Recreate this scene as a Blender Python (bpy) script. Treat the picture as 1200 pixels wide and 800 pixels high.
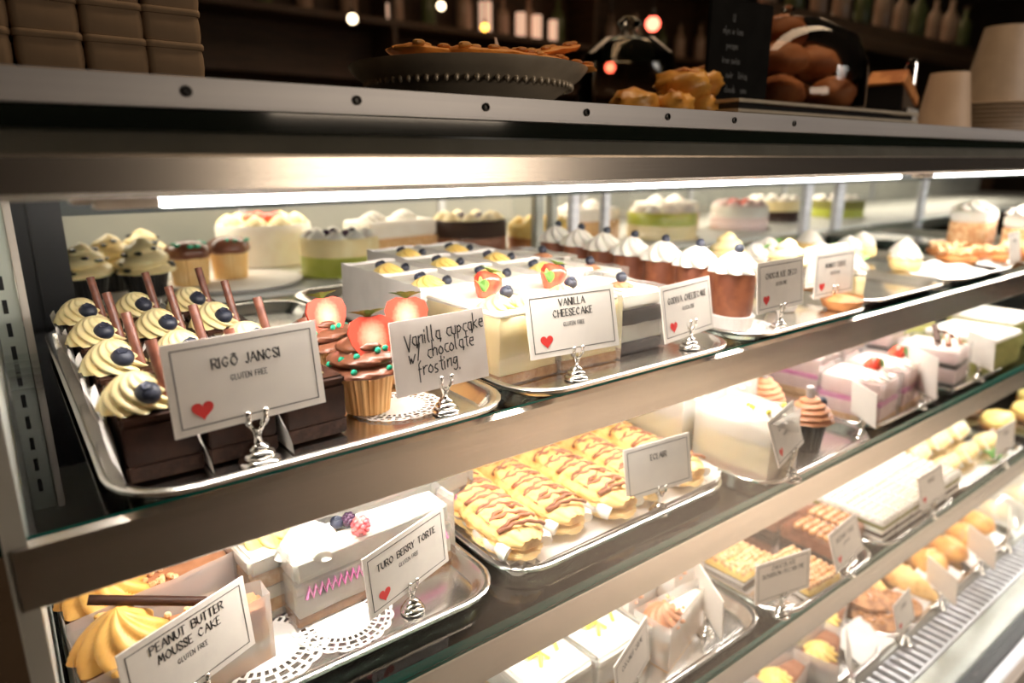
import bpy, bmesh, math, random
from math import sin, cos, pi, radians
from mathutils import Vector, Matrix, noise
random.seed(7)
sc = bpy.context.scene
for o in list(bpy.data.objects): bpy.data.objects.remove(o)
COL = sc.collection
# one scene unit of this plan = 0.48 m ; plan origin = the eye, 1.5 m above the floor
S = 0.48; ZC = 1.5
def W(x, y, z): return Vector((x*S, y*S, ZC+z*S))
# ------------------------------------------------------------ camera
F_PX = 800.0; PITCH = math.atan2(215, F_PX); AZ = radians(52.77)
H_ = Vector((cos(AZ), sin(AZ), 0)); R_ = Vector((sin(AZ), -cos(AZ), 0)); U_ = Vector((0, 0, 1))
FW = H_*cos(PITCH)-U_*sin(PITCH); UPV = U_*cos(PITCH)+H_*sin(PITCH)
def ray(u, v): return FW+R_*((u-600)/F_PX)-UPV*((v-400)/F_PX)
def P(u, v, z):           # pixel -> plan point on the height z
    r = ray(u, v); return r*(z/r.z)
cam_d = bpy.data.cameras.new('camera'); cam = bpy.data.objects.new('camera', cam_d); COL.objects.link(cam)
cam_d.sensor_width = 36; cam_d.lens = 24; cam_d.clip_start = .02
cam.matrix_world = Matrix.Translation(W(0, 0, 0)) @ Matrix((R_, UPV, -FW)).transposed().to_4x4()
cam_d.dof.use_dof = True; cam_d.dof.focus_distance = 1.36*S; cam_d.dof.aperture_fstop = 3.4
sc.camera = cam
# ------------------------------------------------------------ world, lamps, exposure
wd = bpy.data.worlds.new('world'); sc.world = wd; wd.use_nodes = True
wd.node_tree.nodes['Background'].inputs[0].default_value = (.9, .8, .7, 1)
wd.node_tree.nodes['Background'].inputs[1].default_value = .02
sc.view_settings.view_transform = 'Standard'; sc.view_settings.look = 'None'
sc.view_settings.exposure = 0.32; sc.view_settings.gamma = 1
sc.view_settings.use_curve_mapping = False
LED_E = 1.0
def area(name, x, y, z, sx, sy, power, col, rot=(0, 0, 0)):
    l = bpy.data.lights.new(name, 'AREA'); l.shape = 'RECTANGLE'; l.size = sx*S; l.size_y = sy*S
    l.energy = power; l.color = col
    o = bpy.data.objects.new(name, l); o.location = W(x, y, z); o.rotation_euler = rot; COL.objects.link(o); return o
# unseen area lights, added to brighten the steel, the back bar and the counter
area('rail_fill_light', 7.0, -4.6, 2.3, 5.0, 1.6, 34, (1, .90, .80), (radians(42), 0, 0)).data.spread = radians(90)  # unseen fill, added so the steel rails catch a brighter room
area('header_fill_light', 2.0, -1.7, .40, 1.5, .35, 2.9, (1, .80, .60), (radians(86), 0, 0))  # added for the warm glow on the header face, no real lamp
area('floor_fill_light', 6.0, -3.0, 2.4, 5.0, 2.4, 35, (1, .88, .78), (0, 0, 0)).data.spread = radians(52)  # added above the floor, whose brightness the rails mirror
area('back_bar_fill_light', 7.0, 6.0, 3.1, 10, 1.6, 11, (1, .66, .40), (0, 0, 0))  # added fill that lifts the bottles out of the dark
area('counter_fill_light', 2.4, 1.2, 2.6, 3.4, .5, 8, (1, .72, .46), (0, 0, 0))  # added overhead fill for the pastries and boxes on the counter
# LED tubes inside the case (their light; the tubes themselves are built with the case)
LEDS = [('led_light_header', 4.7, 1.06, -.085, 9.1, 13.0), ('led_light_shelf', 4.7, 1.125, -.525, 9.1, 14),
        ('led_light_shelf', 4.7, 1.125, -.990, 9.1, 10.5), ('led_light_shelf', 4.7, 1.125, -1.510, 9.1, 9.5)]
for n, x, y, z, L, p in LEDS:
    area(n, x, y, z, L, .03, p*LED_E, (1, .94, .87), (radians(28), 0, 0))
area('rear_case_light', 5.2, 3.4, -.02, 10.2, .3, 17, (1, .90, .72), (0, 0, 0))

# ------------------------------------------------------------ mesh builder
class B:
    def __init__(s): s.v = []; s.f = []
    def add(s, v, f):
        n = len(s.v); s.v += [tuple(p) for p in v]; s.f += [tuple(i+n for i in q) for q in f]; return s
    def box(s, x0, x1, y0, y1, z0, z1):
        return s.add([(x0,y0,z0),(x1,y0,z0),(x1,y1,z0),(x0,y1,z0),(x0,y0,z1),(x1,y0,z1),(x1,y1,z1),(x0,y1,z1)],
                     [(3,2,1,0),(4,5,6,7),(0,1,5,4),(1,2,6,5),(2,3,7,6),(3,0,4,7)])
    def loft(s, loops, cap0=True, cap1=True, closed=True):
        n = len(loops[0]); v = [p for l in loops for p in l]; f = []
        for i in range(len(loops)-1):
            for j in range(n if closed else n-1):
                k = (j+1) % n; f.append((i*n+j, i*n+k, (i+1)*n+k, (i+1)*n+j))
        if closed and cap0: f.append(tuple(range(n))[::-1])
        if closed and cap1: f.append(tuple((len(loops)-1)*n+j for j in range(n)))
        return s.add(v, f)
    def lathe(s, prof, n=24, c=(0, 0, 0), fn=None, sx=1, sy=1, caps=True):
        L = []
        m = len(prof)
        for i, (r, z) in enumerate(prof):
            l = []
            for j in range(n):
                a = 2*pi*j/n; k = fn(a, i/(m-1)) if fn else 1
                l.append((c[0]+r*k*cos(a)*sx, c[1]+r*k*sin(a)*sy, c[2]+z))
            L.append(l)
        return s.loft(L, caps, caps)
    def tube(s, pts, r, n=8, flat=1.0):
        pts = [Vector(p) for p in pts]; L = []; up = Vector((0, 0, 1))
        for i, p in enumerate(pts):
            t = (pts[min(i+1, len(pts)-1)]-pts[max(i-1, 0)]).normalized()
            a = t.cross(up)
            if a.length < .05: a = t.cross(Vector((0, 1, 0)))
            a.normalize(); b = a.cross(t); rr = r[i] if isinstance(r, (list, tuple)) else r
            L.append([p+a*rr*cos(2*pi*j/n)+b*rr*flat*sin(2*pi*j/n) for j in range(n)])
        return s.loft(L)
    def prism(s, poly, z0, z1):
        return s.loft([[(x, y, z0) for x, y in poly], [(x, y, z1) for x, y in poly]])
    def ball(s, c, r, n=12, m=8, amp=0, fr=1.0, seed=0):
        rx, ry, rz = r if isinstance(r, (tuple, list)) else (r, r, r); L = []
        for i in range(m+1):
            ph = pi*i/m; l = []
            for j in range(n):
                a = 2*pi*j/n; d = Vector((sin(ph)*cos(a), sin(ph)*sin(a), -cos(ph)))
                k = 1+amp*noise.noise(d*fr+Vector((seed, seed*.7, 3.1))) if amp else 1
                l.append((c[0]+rx*k*d.x if 0 < i < m else c[0], c[1]+ry*k*d.y if 0 < i < m else c[1], c[2]+rz*k*d.z))
            L.append(l)
        return s.loft(L)
    def xf(s, M, i0=0):
        s.v[i0:] = [tuple(M @ Vector(p)) for p in s.v[i0:]]; return s
def T(x, y, z, rz=0, rx=0, ry=0, sc_=1):
    return Matrix.Translation((x, y, z)) @ Matrix.Rotation(rz, 4, 'Z') @ Matrix.Rotation(ry, 4, 'Y') @ Matrix.Rotation(rx, 4, 'X') @ Matrix.Scale(sc_, 4)

def mk(name, b, mats, parent=None, loc=None, rz=0, smooth=35, bevel=0, seg=2, mfn=None):
    me = bpy.data.meshes.new(name)
    me.from_pydata([(x*S, y*S, z*S) for x, y, z in b.v], [], b.f)
    bm = bmesh.new(); bm.from_mesh(me); bmesh.ops.recalc_face_normals(bm, faces=bm.faces)
    if bevel:
        es = [e for e in bm.edges if len(e.link_faces) == 2 and e.calc_face_angle(0) > .6]
        bmesh.ops.bevel(bm, geom=es, offset=bevel*S, segments=seg, affect='EDGES', clamp_overlap=True)
    bm.to_mesh(me); bm.free()
    if not isinstance(mats, (list, tuple)): mats = [mats]
    for m in mats: me.materials.append(m)
    if mfn:
        for p in me.polygons: p.material_index = mfn(p)
    if smooth:
        me.polygons.foreach_set('use_smooth', [True]*len(me.polygons))
        me.set_sharp_from_angle(angle=radians(smooth))
    o = bpy.data.objects.new(name, me); COL.objects.link(o)
    if parent is not None:
        o.parent = parent
        if loc: o.location = Vector(loc)*S
    elif loc: o.location = W(*loc)
    else: o.location = W(0, 0, 0)
    o.rotation_euler.z = rz
    return o
def tag(o, label, cat, group=None):
    o['label'] = label; o['category'] = cat
    if group: o['group'] = group
    return o
def thing(name, label, cat, loc, rz=0, group=None):
    o = bpy.data.objects.new(name, None); COL.objects.link(o); o.empty_display_size = .02
    o.location = W(*loc); o.rotation_euler.z = rz
    return tag(o, label, cat, group)
def kids(o): return [c for c in COL.objects if c.parent == o]
KID = {}
def dup(root, loc, rz, label, group=None, scale=1):
    r = root.copy(); COL.objects.link(r); r.location = W(*loc); r.rotation_euler.z = rz
    r.scale = [v*scale for v in root.scale]; r['label'] = label
    if group: r['group'] = group
    if root.name not in KID: KID[root.name] = [(c, list(c.children)) for c in root.children]
    for c, gs in KID[root.name]:
        d = c.copy(); COL.objects.link(d); d.parent = r
        for g in gs:
            e = g.copy(); COL.objects.link(e); e.parent = d
    return r
class Proto:
    """first use builds the thing, later uses copy it"""
    def __init__(s, fn, cat, group): s.fn = fn; s.cat = cat; s.group = group; s.o = None
    def __call__(s, loc, rz, label, scale=1, group=None):
        g = group or s.group
        if s.o is None:
            s.o = s.fn(label, s.cat, loc, rz, g); s.base = s.o; s.o.scale = (scale,)*3; s.sc = scale
            return s.o
        o = dup(s.o, loc, rz, label, g, scale/s.sc); return o

# ------------------------------------------------------------ materials
def nodes(m): m.use_nodes = True; return m.node_tree
def mat(name, c, c2=None, scale=60, rough=.5, metal=0, bump=0, bscale=None, trans=0, sss=0, coat=0, detail=3, stretch=None, spec=None, lo=.4, hi=.6, aniso=0):
    m = bpy.data.materials.new(name); nt = nodes(m); b = nt.nodes['Principled BSDF']
    b.inputs['Base Color'].default_value = (*c, 1); b.inputs['Roughness'].default_value = rough; b.inputs['Metallic'].default_value = metal
    if trans: b.inputs['Transmission Weight'].default_value = trans
    if sss: b.inputs['Subsurface Weight'].default_value = sss; b.inputs['Subsurface Radius'].default_value = (.01, .006, .004)
    if coat: b.inputs['Coat Weight'].default_value = coat; b.inputs['Coat Roughness'].default_value = .08
    if spec is not None: b.inputs['Specular IOR Level'].default_value = spec
    if aniso: b.inputs['Anisotropic'].default_value = aniso
    if c2 or bump:
        tc = nt.nodes.new('ShaderNodeTexCoord'); src = tc.outputs['Object']
        if stretch:
            mp = nt.nodes.new('ShaderNodeMapping'); mp.inputs['Scale'].default_value = stretch; nt.links.new(src, mp.inputs[0]); src = mp.outputs[0]
    if c2:
        n = nt.nodes.new('ShaderNodeTexNoise'); n.inputs['Scale'].default_value = scale; n.inputs['Detail'].default_value = detail
        nt.links.new(src, n.inputs['Vector'])
        r = nt.nodes.new('ShaderNodeValToRGB'); r.color_ramp.elements[0].color = (*c, 1); r.color_ramp.elements[1].color = (*c2, 1)
        r.color_ramp.elements[0].position = lo; r.color_ramp.elements[1].position = hi
        nt.links.new(n.outputs[0], r.inputs[0]); nt.links.new(r.outputs[0], b.inputs['Base Color'])
    if bump:
        n2 = nt.nodes.new('ShaderNodeTexNoise'); n2.inputs['Scale'].default_value = bscale or scale; n2.inputs['Detail'].default_value = 4
        nt.links.new(src, n2.inputs['Vector'])
        bp = nt.nodes.new('ShaderNodeBump'); bp.inputs['Strength'].default_value = bump; bp.inputs['Distance'].default_value = .002
        nt.links.new(n2.outputs[0], bp.inputs['Height']); nt.links.new(bp.outputs[0], b.inputs['Normal'])
    return m
def thin(name, tint, refl=.10, milk=0, mc=(1, 1, 1), rough=.02):
    """thin clear sheet: lets light straight through, a little gloss, optional milkiness"""
    m = bpy.data.materials.new(name); nt = nodes(m); nt.nodes.clear()
    out = nt.nodes.new('ShaderNodeOutputMaterial'); tr = nt.nodes.new('ShaderNodeBsdfTransparent'); tr.inputs[0].default_value = (*tint, 1)
    gl = nt.nodes.new('ShaderNodeBsdfGlossy'); gl.inputs['Roughness'].default_value = rough
    fr = nt.nodes.new('ShaderNodeFresnel'); fr.inputs[0].default_value = 1.45
    mul = nt.nodes.new('ShaderNodeMath'); mul.operation = 'MULTIPLY'; mul.inputs[1].default_value = refl*10
    nt.links.new(fr.outputs[0], mul.inputs[0]); mul.use_clamp = True
    a = nt.nodes.new('ShaderNodeMixShader'); nt.links.new(mul.outputs[0], a.inputs[0]); nt.links.new(tr.outputs[0], a.inputs[1]); nt.links.new(gl.outputs[0], a.inputs[2])
    last = a
    if milk:
        d = nt.nodes.new('ShaderNodeBsdfDiffuse'); d.inputs[0].default_value = (*mc, 1)
        tl = nt.nodes.new('ShaderNodeBsdfTranslucent'); tl.inputs[0].default_value = (*mc, 1)
        dm = nt.nodes.new('ShaderNodeMixShader'); dm.inputs[0].default_value = .5
        nt.links.new(d.outputs[0], dm.inputs[1]); nt.links.new(tl.outputs[0], dm.inputs[2])
        k = nt.nodes.new('ShaderNodeMixShader'); k.inputs[0].default_value = milk
        nt.links.new(a.outputs[0], k.inputs[1]); nt.links.new(dm.outputs[0], k.inputs[2]); last = k
    nt.links.new(last.outputs[0], out.inputs[0]); return m
def emit(name, c, s):
    m = bpy.data.materials.new(name); nt = nodes(m); b = nt.nodes['Principled BSDF']
    b.inputs['Base Color'].default_value = (*c, 1); b.inputs['Emission Color'].default_value = (*c, 1); b.inputs['Emission Strength'].default_value = s
    return m
G = {}
G['steel'] = mat('brushed_steel', (.62, .57, .52), (.70, .66, .60), 40, .30, 1, .08, 400, stretch=(.03, 1, 1), aniso=.5)
G['rail'] = mat('satin_rail_steel', (.64, .60, .55), (.72, .67, .62), 30, .27, 1, .05, 400, stretch=(.02, 1, 1))
G['alu'] = mat('brushed_aluminium', (.60, .61, .65), (.70, .71, .74), 50, .5, .8, .05, 500, stretch=(.02, 1, 1))
G['tray'] = mat('tray_aluminium', (.74, .71, .68), (.82, .79, .75), 25, .22, 1, .05, 200)
G['chrome'] = mat('chrome', (.80, .77, .72), None, rough=.09, metal=1)
G['black'] = mat('black_frame', (.012, .012, .013), None, rough=.35)
G['gloss_black'] = mat('black_gloss_glass', (.012, .018, .014), None, rough=.06, coat=.5)
G['grey_green'] = mat('grey_green_panel', (.27, .28, .25), (.31, .32, .29), 20, .28, .7)
G['white_paint'] = mat('case_wall_paint', (.62, .62, .58), (.56, .56, .52), 12, .4)
G['glass'] = thin('shelf_glass', (.90, .96, .93), .10)
G['front_glass'] = thin('front_glass', (.985, .988, .985), .014)
G['glass_edge'] = mat('green_glass_edge', (.004, .15, .12), (.01, .22, .18), 30, .12, 0, coat=.5, stretch=(.1, 1, 1))
G['acetate'] = thin('clear_acetate_wrap', (.96, .96, .95), .14, .13, (1, .97, .93), .08)
G['cloudy'] = thin('cloudy_wrap', (.93, .92, .90), .12, .45, (.95, .92, .88), .12)
G['dome'] = thin('dome_glass', (.82, .78, .72), .12)
G['red_glass'] = thin('red_glass', (.75, .10, .07), .14)
G['paper'] = mat('white_paper', (.82, .77, .73), (.76, .71, .67), 25, .7, bump=.12, bscale=60)
G['card'] = mat('card_stock', (.83, .76, .68), (.80, .73, .66), 60, .5)
G['old_card'] = mat('smudged_card_stock', (.88, .80, .74), (.78, .69, .63), 45, .5, lo=.3, hi=.75)
G['ink'] = mat('black_ink', (.02, .018, .018), None, rough=.6)
G['grey_ink'] = mat('grey_ink', (.16, .14, .13), None, rough=.6)
G['heart'] = mat('red_heart_ink', (.72, .035, .03), None, rough=.5)
G['sleeve'] = thin('card_sleeve', (.985, .98, .975), .015)
G['cream'] = mat('vanilla_cream', (.90, .76, .42), (.86, .69, .34), 40, .42, sss=.12)
G['white_cream'] = mat('whipped_cream', (.88, .84, .76), (.84, .78, .69), 40, .42, sss=.12)
G['yellow_cream'] = mat('yellow_custard_cream', (.93, .70, .25), (.90, .60, .16), 60, .4, sss=.1)
G['orange_cream'] = mat('peanut_cream', (.82, .47, .12), (.74, .38, .08), 60, .42, sss=.08)
G['berry'] = mat('blueberry_skin', (.010, .012, .022), (.055, .062, .10), 55, .42, lo=.35, hi=.8)
G['blackberry'] = mat('blackberry_skin', (.03, .012, .03), (.09, .04, .08), 80, .25)
G['raspberry'] = mat('raspberry_skin', (.75, .08, .10), (.85, .22, .20), 90, .35, sss=.1)
G['choc'] = mat('dark_chocolate', (.030, .012, .007), (.05, .019, .010), 70, .5, spec=.2, bump=.15, bscale=120)
G['choc_cake'] = mat('chocolate_sponge', (.030, .012, .007), (.055, .022, .012), 150, .8, bump=.6, bscale=220)
G['choc_stick'] = mat('milk_chocolate_stick', (.22, .075, .045), (.13, .04, .025), 60, .35)
G['milk'] = mat('milk_chocolate', (.33, .14, .075), (.25, .09, .045), 60, .35)
G['choc_frost'] = mat('chocolate_frosting', (.16, .055, .028), (.24, .09, .05), 50, .28)
G['mocha'] = mat('mocha_cream', (.46, .19, .09), (.55, .25, .13), 60, .4, sss=.05)
G['brown'] = mat('brownie_red', (.30, .10, .045), (.22, .065, .03), 60, .45, bump=.25, bscale=90)
G['wrapper'] = mat('cupcake_wrapper', (.72, .36, .12), (.84, .52, .22), 50, .6, stretch=(1, 1, .3))
G['dark_wrapper'] = mat('black_wrapper', (.015, .014, .014), None, rough=.3)
G['muffin'] = mat('muffin_paper', (.86, .55, .22), (.90, .64, .30), 30, .65)
G['pastry'] = mat('golden_pastry', (.90, .56, .21), (.60, .25, .06), 60, .5, bump=.5, bscale=70, lo=.5, hi=.75)
G['pastry_pale'] = mat('pale_pastry', (.93, .70, .32), (.80, .45, .14), 60, .5, bump=.4, bscale=80, lo=.5, hi=.8)
G['bun'] = mat('brown_bun', (.62, .26, .08), (.40, .13, .03), 30, .5, bump=.4, bscale=60)
G['cookie'] = mat('cookie_crumb', (.55, .27, .12), (.30, .12, .05), 60, .7, bump=.8, bscale=120)
G['sponge'] = mat('vanilla_sponge', (.78, .52, .28), (.66, .38, .16), 140, .8, bump=.6, bscale=200)
G['cheese'] = mat('baked_cheesecake', (.93, .80, .48), (.90, .74, .38), 30, .5, sss=.12)
G['crust'] = mat('biscuit_crust', (.52, .27, .10), (.40, .18, .06), 120, .85, bump=.8, bscale=200)
G['nuts'] = mat('chopped_nuts', (.88, .58, .32), (.70, .34, .14), 90, .55)
G['hazel'] = mat('glazed_hazelnut', (.40, .15, .05), (.66, .32, .13), 60, .2, coat=.5)
G['pink'] = mat('pink_icing', (.78, .22, .50), (.85, .36, .60), 60, .5)
G['pink_cream'] = mat('pink_mousse', (.86, .62, .58), (.90, .70, .66), 40, .5, sss=.1)
G['green'] = mat('green_leaf', (.13, .34, .07), (.22, .46, .12), 50, .45)
G['teal_sugar'] = mat('green_sugar_leaf', (.02, .42, .24), None, rough=.4)
G['lime'] = mat('lime_jelly', (.45, .50, .06), (.52, .56, .10), 30, .3)
G['olive'] = mat('pistachio_cake', (.20, .19, .04), (.28, .26, .07), 120, .8, bump=.5, bscale=160)
G['lemon'] = mat('lemon_zest', (.90, .74, .08), None, rough=.4)
G['box'] = mat('kraft_box', (.42, .29, .185), (.35, .24, .15), 20, .7)
G['cup'] = mat('paper_cup', (.55, .40, .28), (.50, .36, .25), 20, .55)
G['cup2'] = mat('tan_paper_cup', (.36, .27, .19), (.32, .24, .17), 20, .55)
G['silver_plate'] = mat('silver_plate', (.66, .58, .47), (.74, .66, .54), 30, .42, .45)
G['wall'] = mat('dark_wall_paint', (.022, .015, .011), (.03, .02, .014), 4, .7)
G['wood'] = mat('dark_wood', (.05, .028, .015), (.075, .04, .02), 8, .5, stretch=(1, 1, 8))
G['floor'] = mat('floor_tile', (.50, .40, .31), (.56, .46, .36), 3, .5)
G['ceiling'] = mat('ceiling_paint', (.05, .04, .032), (.06, .05, .04), 3, .8)
G['board'] = mat('chalkboard', (.006, .006, .006), (.009, .009, .009), 30, .8, spec=.1)
G['chalk'] = mat('chalk', (.16, .17, .18), None, rough=.9)
G['bottle'] = mat('bottle_glass', (.45, .30, .22), (.5, .36, .26), 10, .2)
G['bottle_green'] = mat('green_bottle_glass', (.10, .13, .05), (.14, .17, .07), 10, .2)
G['led'] = emit('led_diffuser', (1, .97, .95), 6)
G['ledw'] = emit('led_diffuser_warm', (1, .95, .9), 3)
G['bulb'] = emit('bulb_warm', (1, .78, .5), 5); G['bulb_red'] = emit('bulb_red', (1, .12, .07), 7); G['bulb_orange'] = emit('bulb_orange', (1, .45, .06), 5)
G['plastic'] = mat('white_plastic', (.78, .70, .62), None, rough=.4)
G['tarp'] = mat('rosette_ribbon', (.8, .7, .6), None)
# strawberry cut face: white heart to red rim, laid out in the berry's own space
def berry_cut():
    m = bpy.data.materials.new('strawberry_cut'); nt = nodes(m); b = nt.nodes['Principled BSDF']; b.inputs['Roughness'].default_value = .3
    tc = nt.nodes.new('ShaderNodeTexCoord'); mp = nt.nodes.new('ShaderNodeMapping'); nt.links.new(tc.outputs['Object'], mp.inputs[0])
    mp.inputs['Scale'].default_value = (1/(.030*S), 0, 1/(.040*S)); mp.inputs['Location'].default_value = (0, 0, -.15)
    g = nt.nodes.new('ShaderNodeVectorMath'); g.operation = 'LENGTH'; nt.links.new(mp.outputs[0], g.inputs[0])
    n = nt.nodes.new('ShaderNodeTexNoise'); n.inputs['Scale'].default_value = 400; nt.links.new(tc.outputs['Object'], n.inputs['Vector'])
    ad = nt.nodes.new('ShaderNodeMath'); ad.operation = 'MULTIPLY_ADD'; nt.links.new(n.outputs[0], ad.inputs[0]); ad.inputs[1].default_value = .35; nt.links.new(g.outputs['Value'], ad.inputs[2])
    r = nt.nodes.new('ShaderNodeValToRGB'); r.color_ramp.elements[0].color = (.84, .44, .31, 1); r.color_ramp.elements[0].position = .3
    r.color_ramp.elements[1].color = (.80, .07, .04, 1); r.color_ramp.elements[1].position = 1.0
    e = r.color_ramp.elements.new(.7); e.color = (.86, .27, .17, 1)
    nt.links.new(ad.outputs[0], r.inputs[0]); nt.links.new(r.outputs[0], b.inputs['Base Color']); return m
G['cut'] = berry_cut()
G['straw'] = mat('strawberry_skin', (.75, .05, .03), (.85, .14, .07), 60, .25, coat=.4)

# ------------------------------------------------------------ lettering (own stroke alphabet)
GL = {'A':(6,'003a60 1454'),'B':(5,'000a3a5846350535 3554523000'),'C':(6,'583a1805123052'),'D':(6,'000a3a57533000'),
'E':(4,'4a0a0040 0535'),'F':(4,'4a0a00 0535'),'G':(6,'583a1805123053 5434'),'H':(5,'000a 505a 0555'),'I':(1,'000a'),'J':(3,'3a322001'),
'K':(5,'000a 5a0550'),'L':(4,'0a0040'),'M':(6,'001a335a60'),'N':(5,'000a505a'),'O':(6,'3a180512305265583a'),'P':(5,'000a3a58463505 05'),
'R':(5,'000a3a58463505 2550'),'S':(4,'483a1a08163442301002'),'T':(5,'0a5a 2a20'),'U':(5,'0a032030535a'),'V':(6,'0a306a'),
'W':(8,'0a204a608a'),'Y':(5,'0a255a 2520'),'X':(5,'0a50 005a'),'Z':(5,'0a5a0050'),'d':(5,'4818052343 4d43'),'ô':(6,'3a180512305265583a 1b3c5b'),'-':(3,'0535'),'.':(1,'0001'),
'1':(2,'0820 202a'),'2':(4,'082a4800 0040'),'5':(4,'4a0a06364331 3101'),'4':(4,'3a0343 3a30'),
'v':(5,'082348'),'a':(5,'4818052343 484153'),'n':(5,'0803 062848 4843'),'i':(2,'0803 0a0b'),'l':(3,'0d0513'),'c':(4,'48180523 2343'),
'u':(5,'0804234348 4843'),'p':(5,'0800 07284624 2404'),'k':(5,'0d03 480643'),'e':(5,'064648180523 2343'),'w':(7,'0813263368'),
't':(4,'2c2433 0949'),'h':(5,'0d03 06284743'),'o':(5,'280604234446 4628'),'r':(4,'0803 062848'),'f':(4,'3d1b10 0838'),
's':(4,'3818062534 342303'),'g':(5,'48180524 2447 4841 4120 2001'),'/':(4,'033d'),'q':(5,'483d1d08032343'),' ':(4,'')}
def pts_of(st):
    return [(int(st[i], 16), int(st[i+1], 16)) for i in range(0, len(st), 2)]
def text(b, s, cx, z0, h, y=-.0022, thick=.10, contrast=.62, wob=0, sp=1.6, xs=1.0, slope=0):
    w = sum(GL[c][0]+sp for c in s)-sp; k = h/10.0; x = -w/2
    rnd = random.Random(len(s)*7+ord(s[0]))
    for c in s:
        gw, st = GL[c]; dz = rnd.uniform(-wob, wob)
        for q in st.split():
            p = pts_of(q)
            for (x0, y0), (x1, y1) in zip(p, p[1:]):
                X0, X1 = (x+x0)*k*xs+cx, (x+x1)*k*xs+cx
                Z0, Z1 = z0+(y0+dz)*k+slope*(X0-cx), z0+(y1+dz)*k+slope*(X1-cx)
                d = Vector((X1-X0, Z1-Z0)); L = d.length
                if L < 1e-6: continue
                d /= L; heavy = abs(d.y) > .4 and d.x*d.y <= 0.05
                t = h*thick*(1 if heavy else contrast)*.5
                nx, nz = -d.y*t, d.x*t; ex, ez = d.x*t*.6, d.y*t*.6
                b.add([(X0-ex+nx, y, Z0-ez+nz), (X0-ex-nx, y, Z0-ez-nz), (X1+ex-nx, y, Z1+ez-nz), (X1+ex+nx, y, Z1+ez+nz)], [(0, 1, 2, 3)])
        x += gw+sp
    return b
def ribbon_frame(b, x0, x1, z0, z1, t, y):
    for a in ((x0, x1, z0, z0+t), (x0, x1, z1-t, z1), (x0, x0+t, z0+t, z1-t), (x1-t, x1, z0+t, z1-t)):
        b.add([(a[0], y, a[2]), (a[1], y, a[2]), (a[1], y, a[3]), (a[0], y, a[3])], [(0, 1, 2, 3)])
    return b
def heart_poly(cx, cz, s):
    o = []
    for i in range(28):
        t = 2*pi*i/28
        o.append((cx+s*.0294*16*sin(t)**3*1.05, cz+s*.0294*(13*cos(t)-5*cos(2*t)-2*cos(3*t)-cos(4*t))))
    return o
CW, CH = .235, .137
def card(loc, yaw, tilt, lines, sub, label, heart=True, border=True, w=CW, h=CH, hand=False, heart_pale=False, roll=0):
    b = B().box(-w/2, w/2, -.0015, .0015, 0, h)
    c = mk('place_card', b, G['old_card'] if hand else G['card'], loc=loc, smooth=0)
    c.rotation_mode = 'XYZ'; c.rotation_euler = (-tilt, roll, yaw)
    tag(c, label, 'sign', 'name cards in the cake display')
    if border:
        m = .045*w; mk('border', ribbon_frame(B(), -w/2+m, w/2-m, m, h-m, .0016, -.002), G['ink'], c, smooth=0)
    b = B(); n = len(lines)
    if hand:
        for i, s in enumerate(lines):
            text(b, s, w*(.06-.05*i), h*(.62-.22*i), h*.22, thick=.085, contrast=.9, wob=.5, sp=1.0, slope=.08, xs=.74)
        sl = mk('plastic_sleeve', B().box(-w/2-.008, w/2+.003, -.004, -.003, -.004, h+.002), G['sleeve'], c, smooth=0)
    else:
        big = h*.108
        for i, s in enumerate(lines):
            lw = (sum(GL[q][0]+1.6 for q in s))*big/10; xs = min(1.12, w*.80/lw)
            text(b, s, 0, h*(.66 if n == 1 else .76)-i*h*.165, big, thick=.17, xs=xs)
        if sub: text(b, sub, 0, h*(.50 if n == 1 else .44), h*.062, thick=.14, contrast=.8)
    mk('lettering', b, G['ink'], c, smooth=0)
    if heart:
        p = heart_poly(-w*.315, h*.25, h*.235); b = B().add([(x, -.0021, z) for x, z in p], [tuple(range(len(p)))])
        mk('heart', b, G['heart'], c, smooth=0)
    return c
def holder_fn(label, cat, loc, rz, g):
    t = thing('card_holder', label, cat, loc, rz, g)
    pr = [(0, 0), (.034, 0), (.036, .004), (.034, .009), (.026, .013), (.027, .018), (.025, .023), (.017, .027), (.018, .031), (.015, .035), (.008, .039), (.0065, .048), (.009, .058), (.013, .066), (.012, .069), (0, .069)]
    mk('base', B().lathe(pr, 28), G['chrome'], t, smooth=50)
    for sx in (-1, 1):
        b = B()
        b.tube([(sx*.004, 0, .064), (sx*.012, -.003, .070), (sx*.015, -.0075, .078), (sx*.015, -.008, .092)], [.004, .0045, .005, .005], 8)
        b.tube([(sx*.004, 0, .064), (sx*.012, .004, .070), (sx*.015, .008, .078), (sx*.015, .009, .086)], .004, 8)
        b.ball((sx*.015, -.008, .094), .0062, 10, 6)
        mk('prong', b, G['chrome'], t, smooth=60)
    return t
holder = Proto(holder_fn, 'card holder', 'pawn-shaped chrome card holders')
def sign(x, y, zb, yaw, tilt, lines, sub, desc, zbase, **k):
    """card with its lower edge centre at (x,y,zb); its holder stands below on the tray at height zbase"""
    c = card((x, y, zb), yaw, tilt, lines, sub, desc, **k)
    s = (zb-zbase)/.079; s = max(.75, min(s, 1.25))
    dx = k.get('hx', 0)
    holder((x, y+.0, zbase), yaw, 'silver pawn-shaped holder gripping the '+desc, scale=s)
    return c

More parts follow.
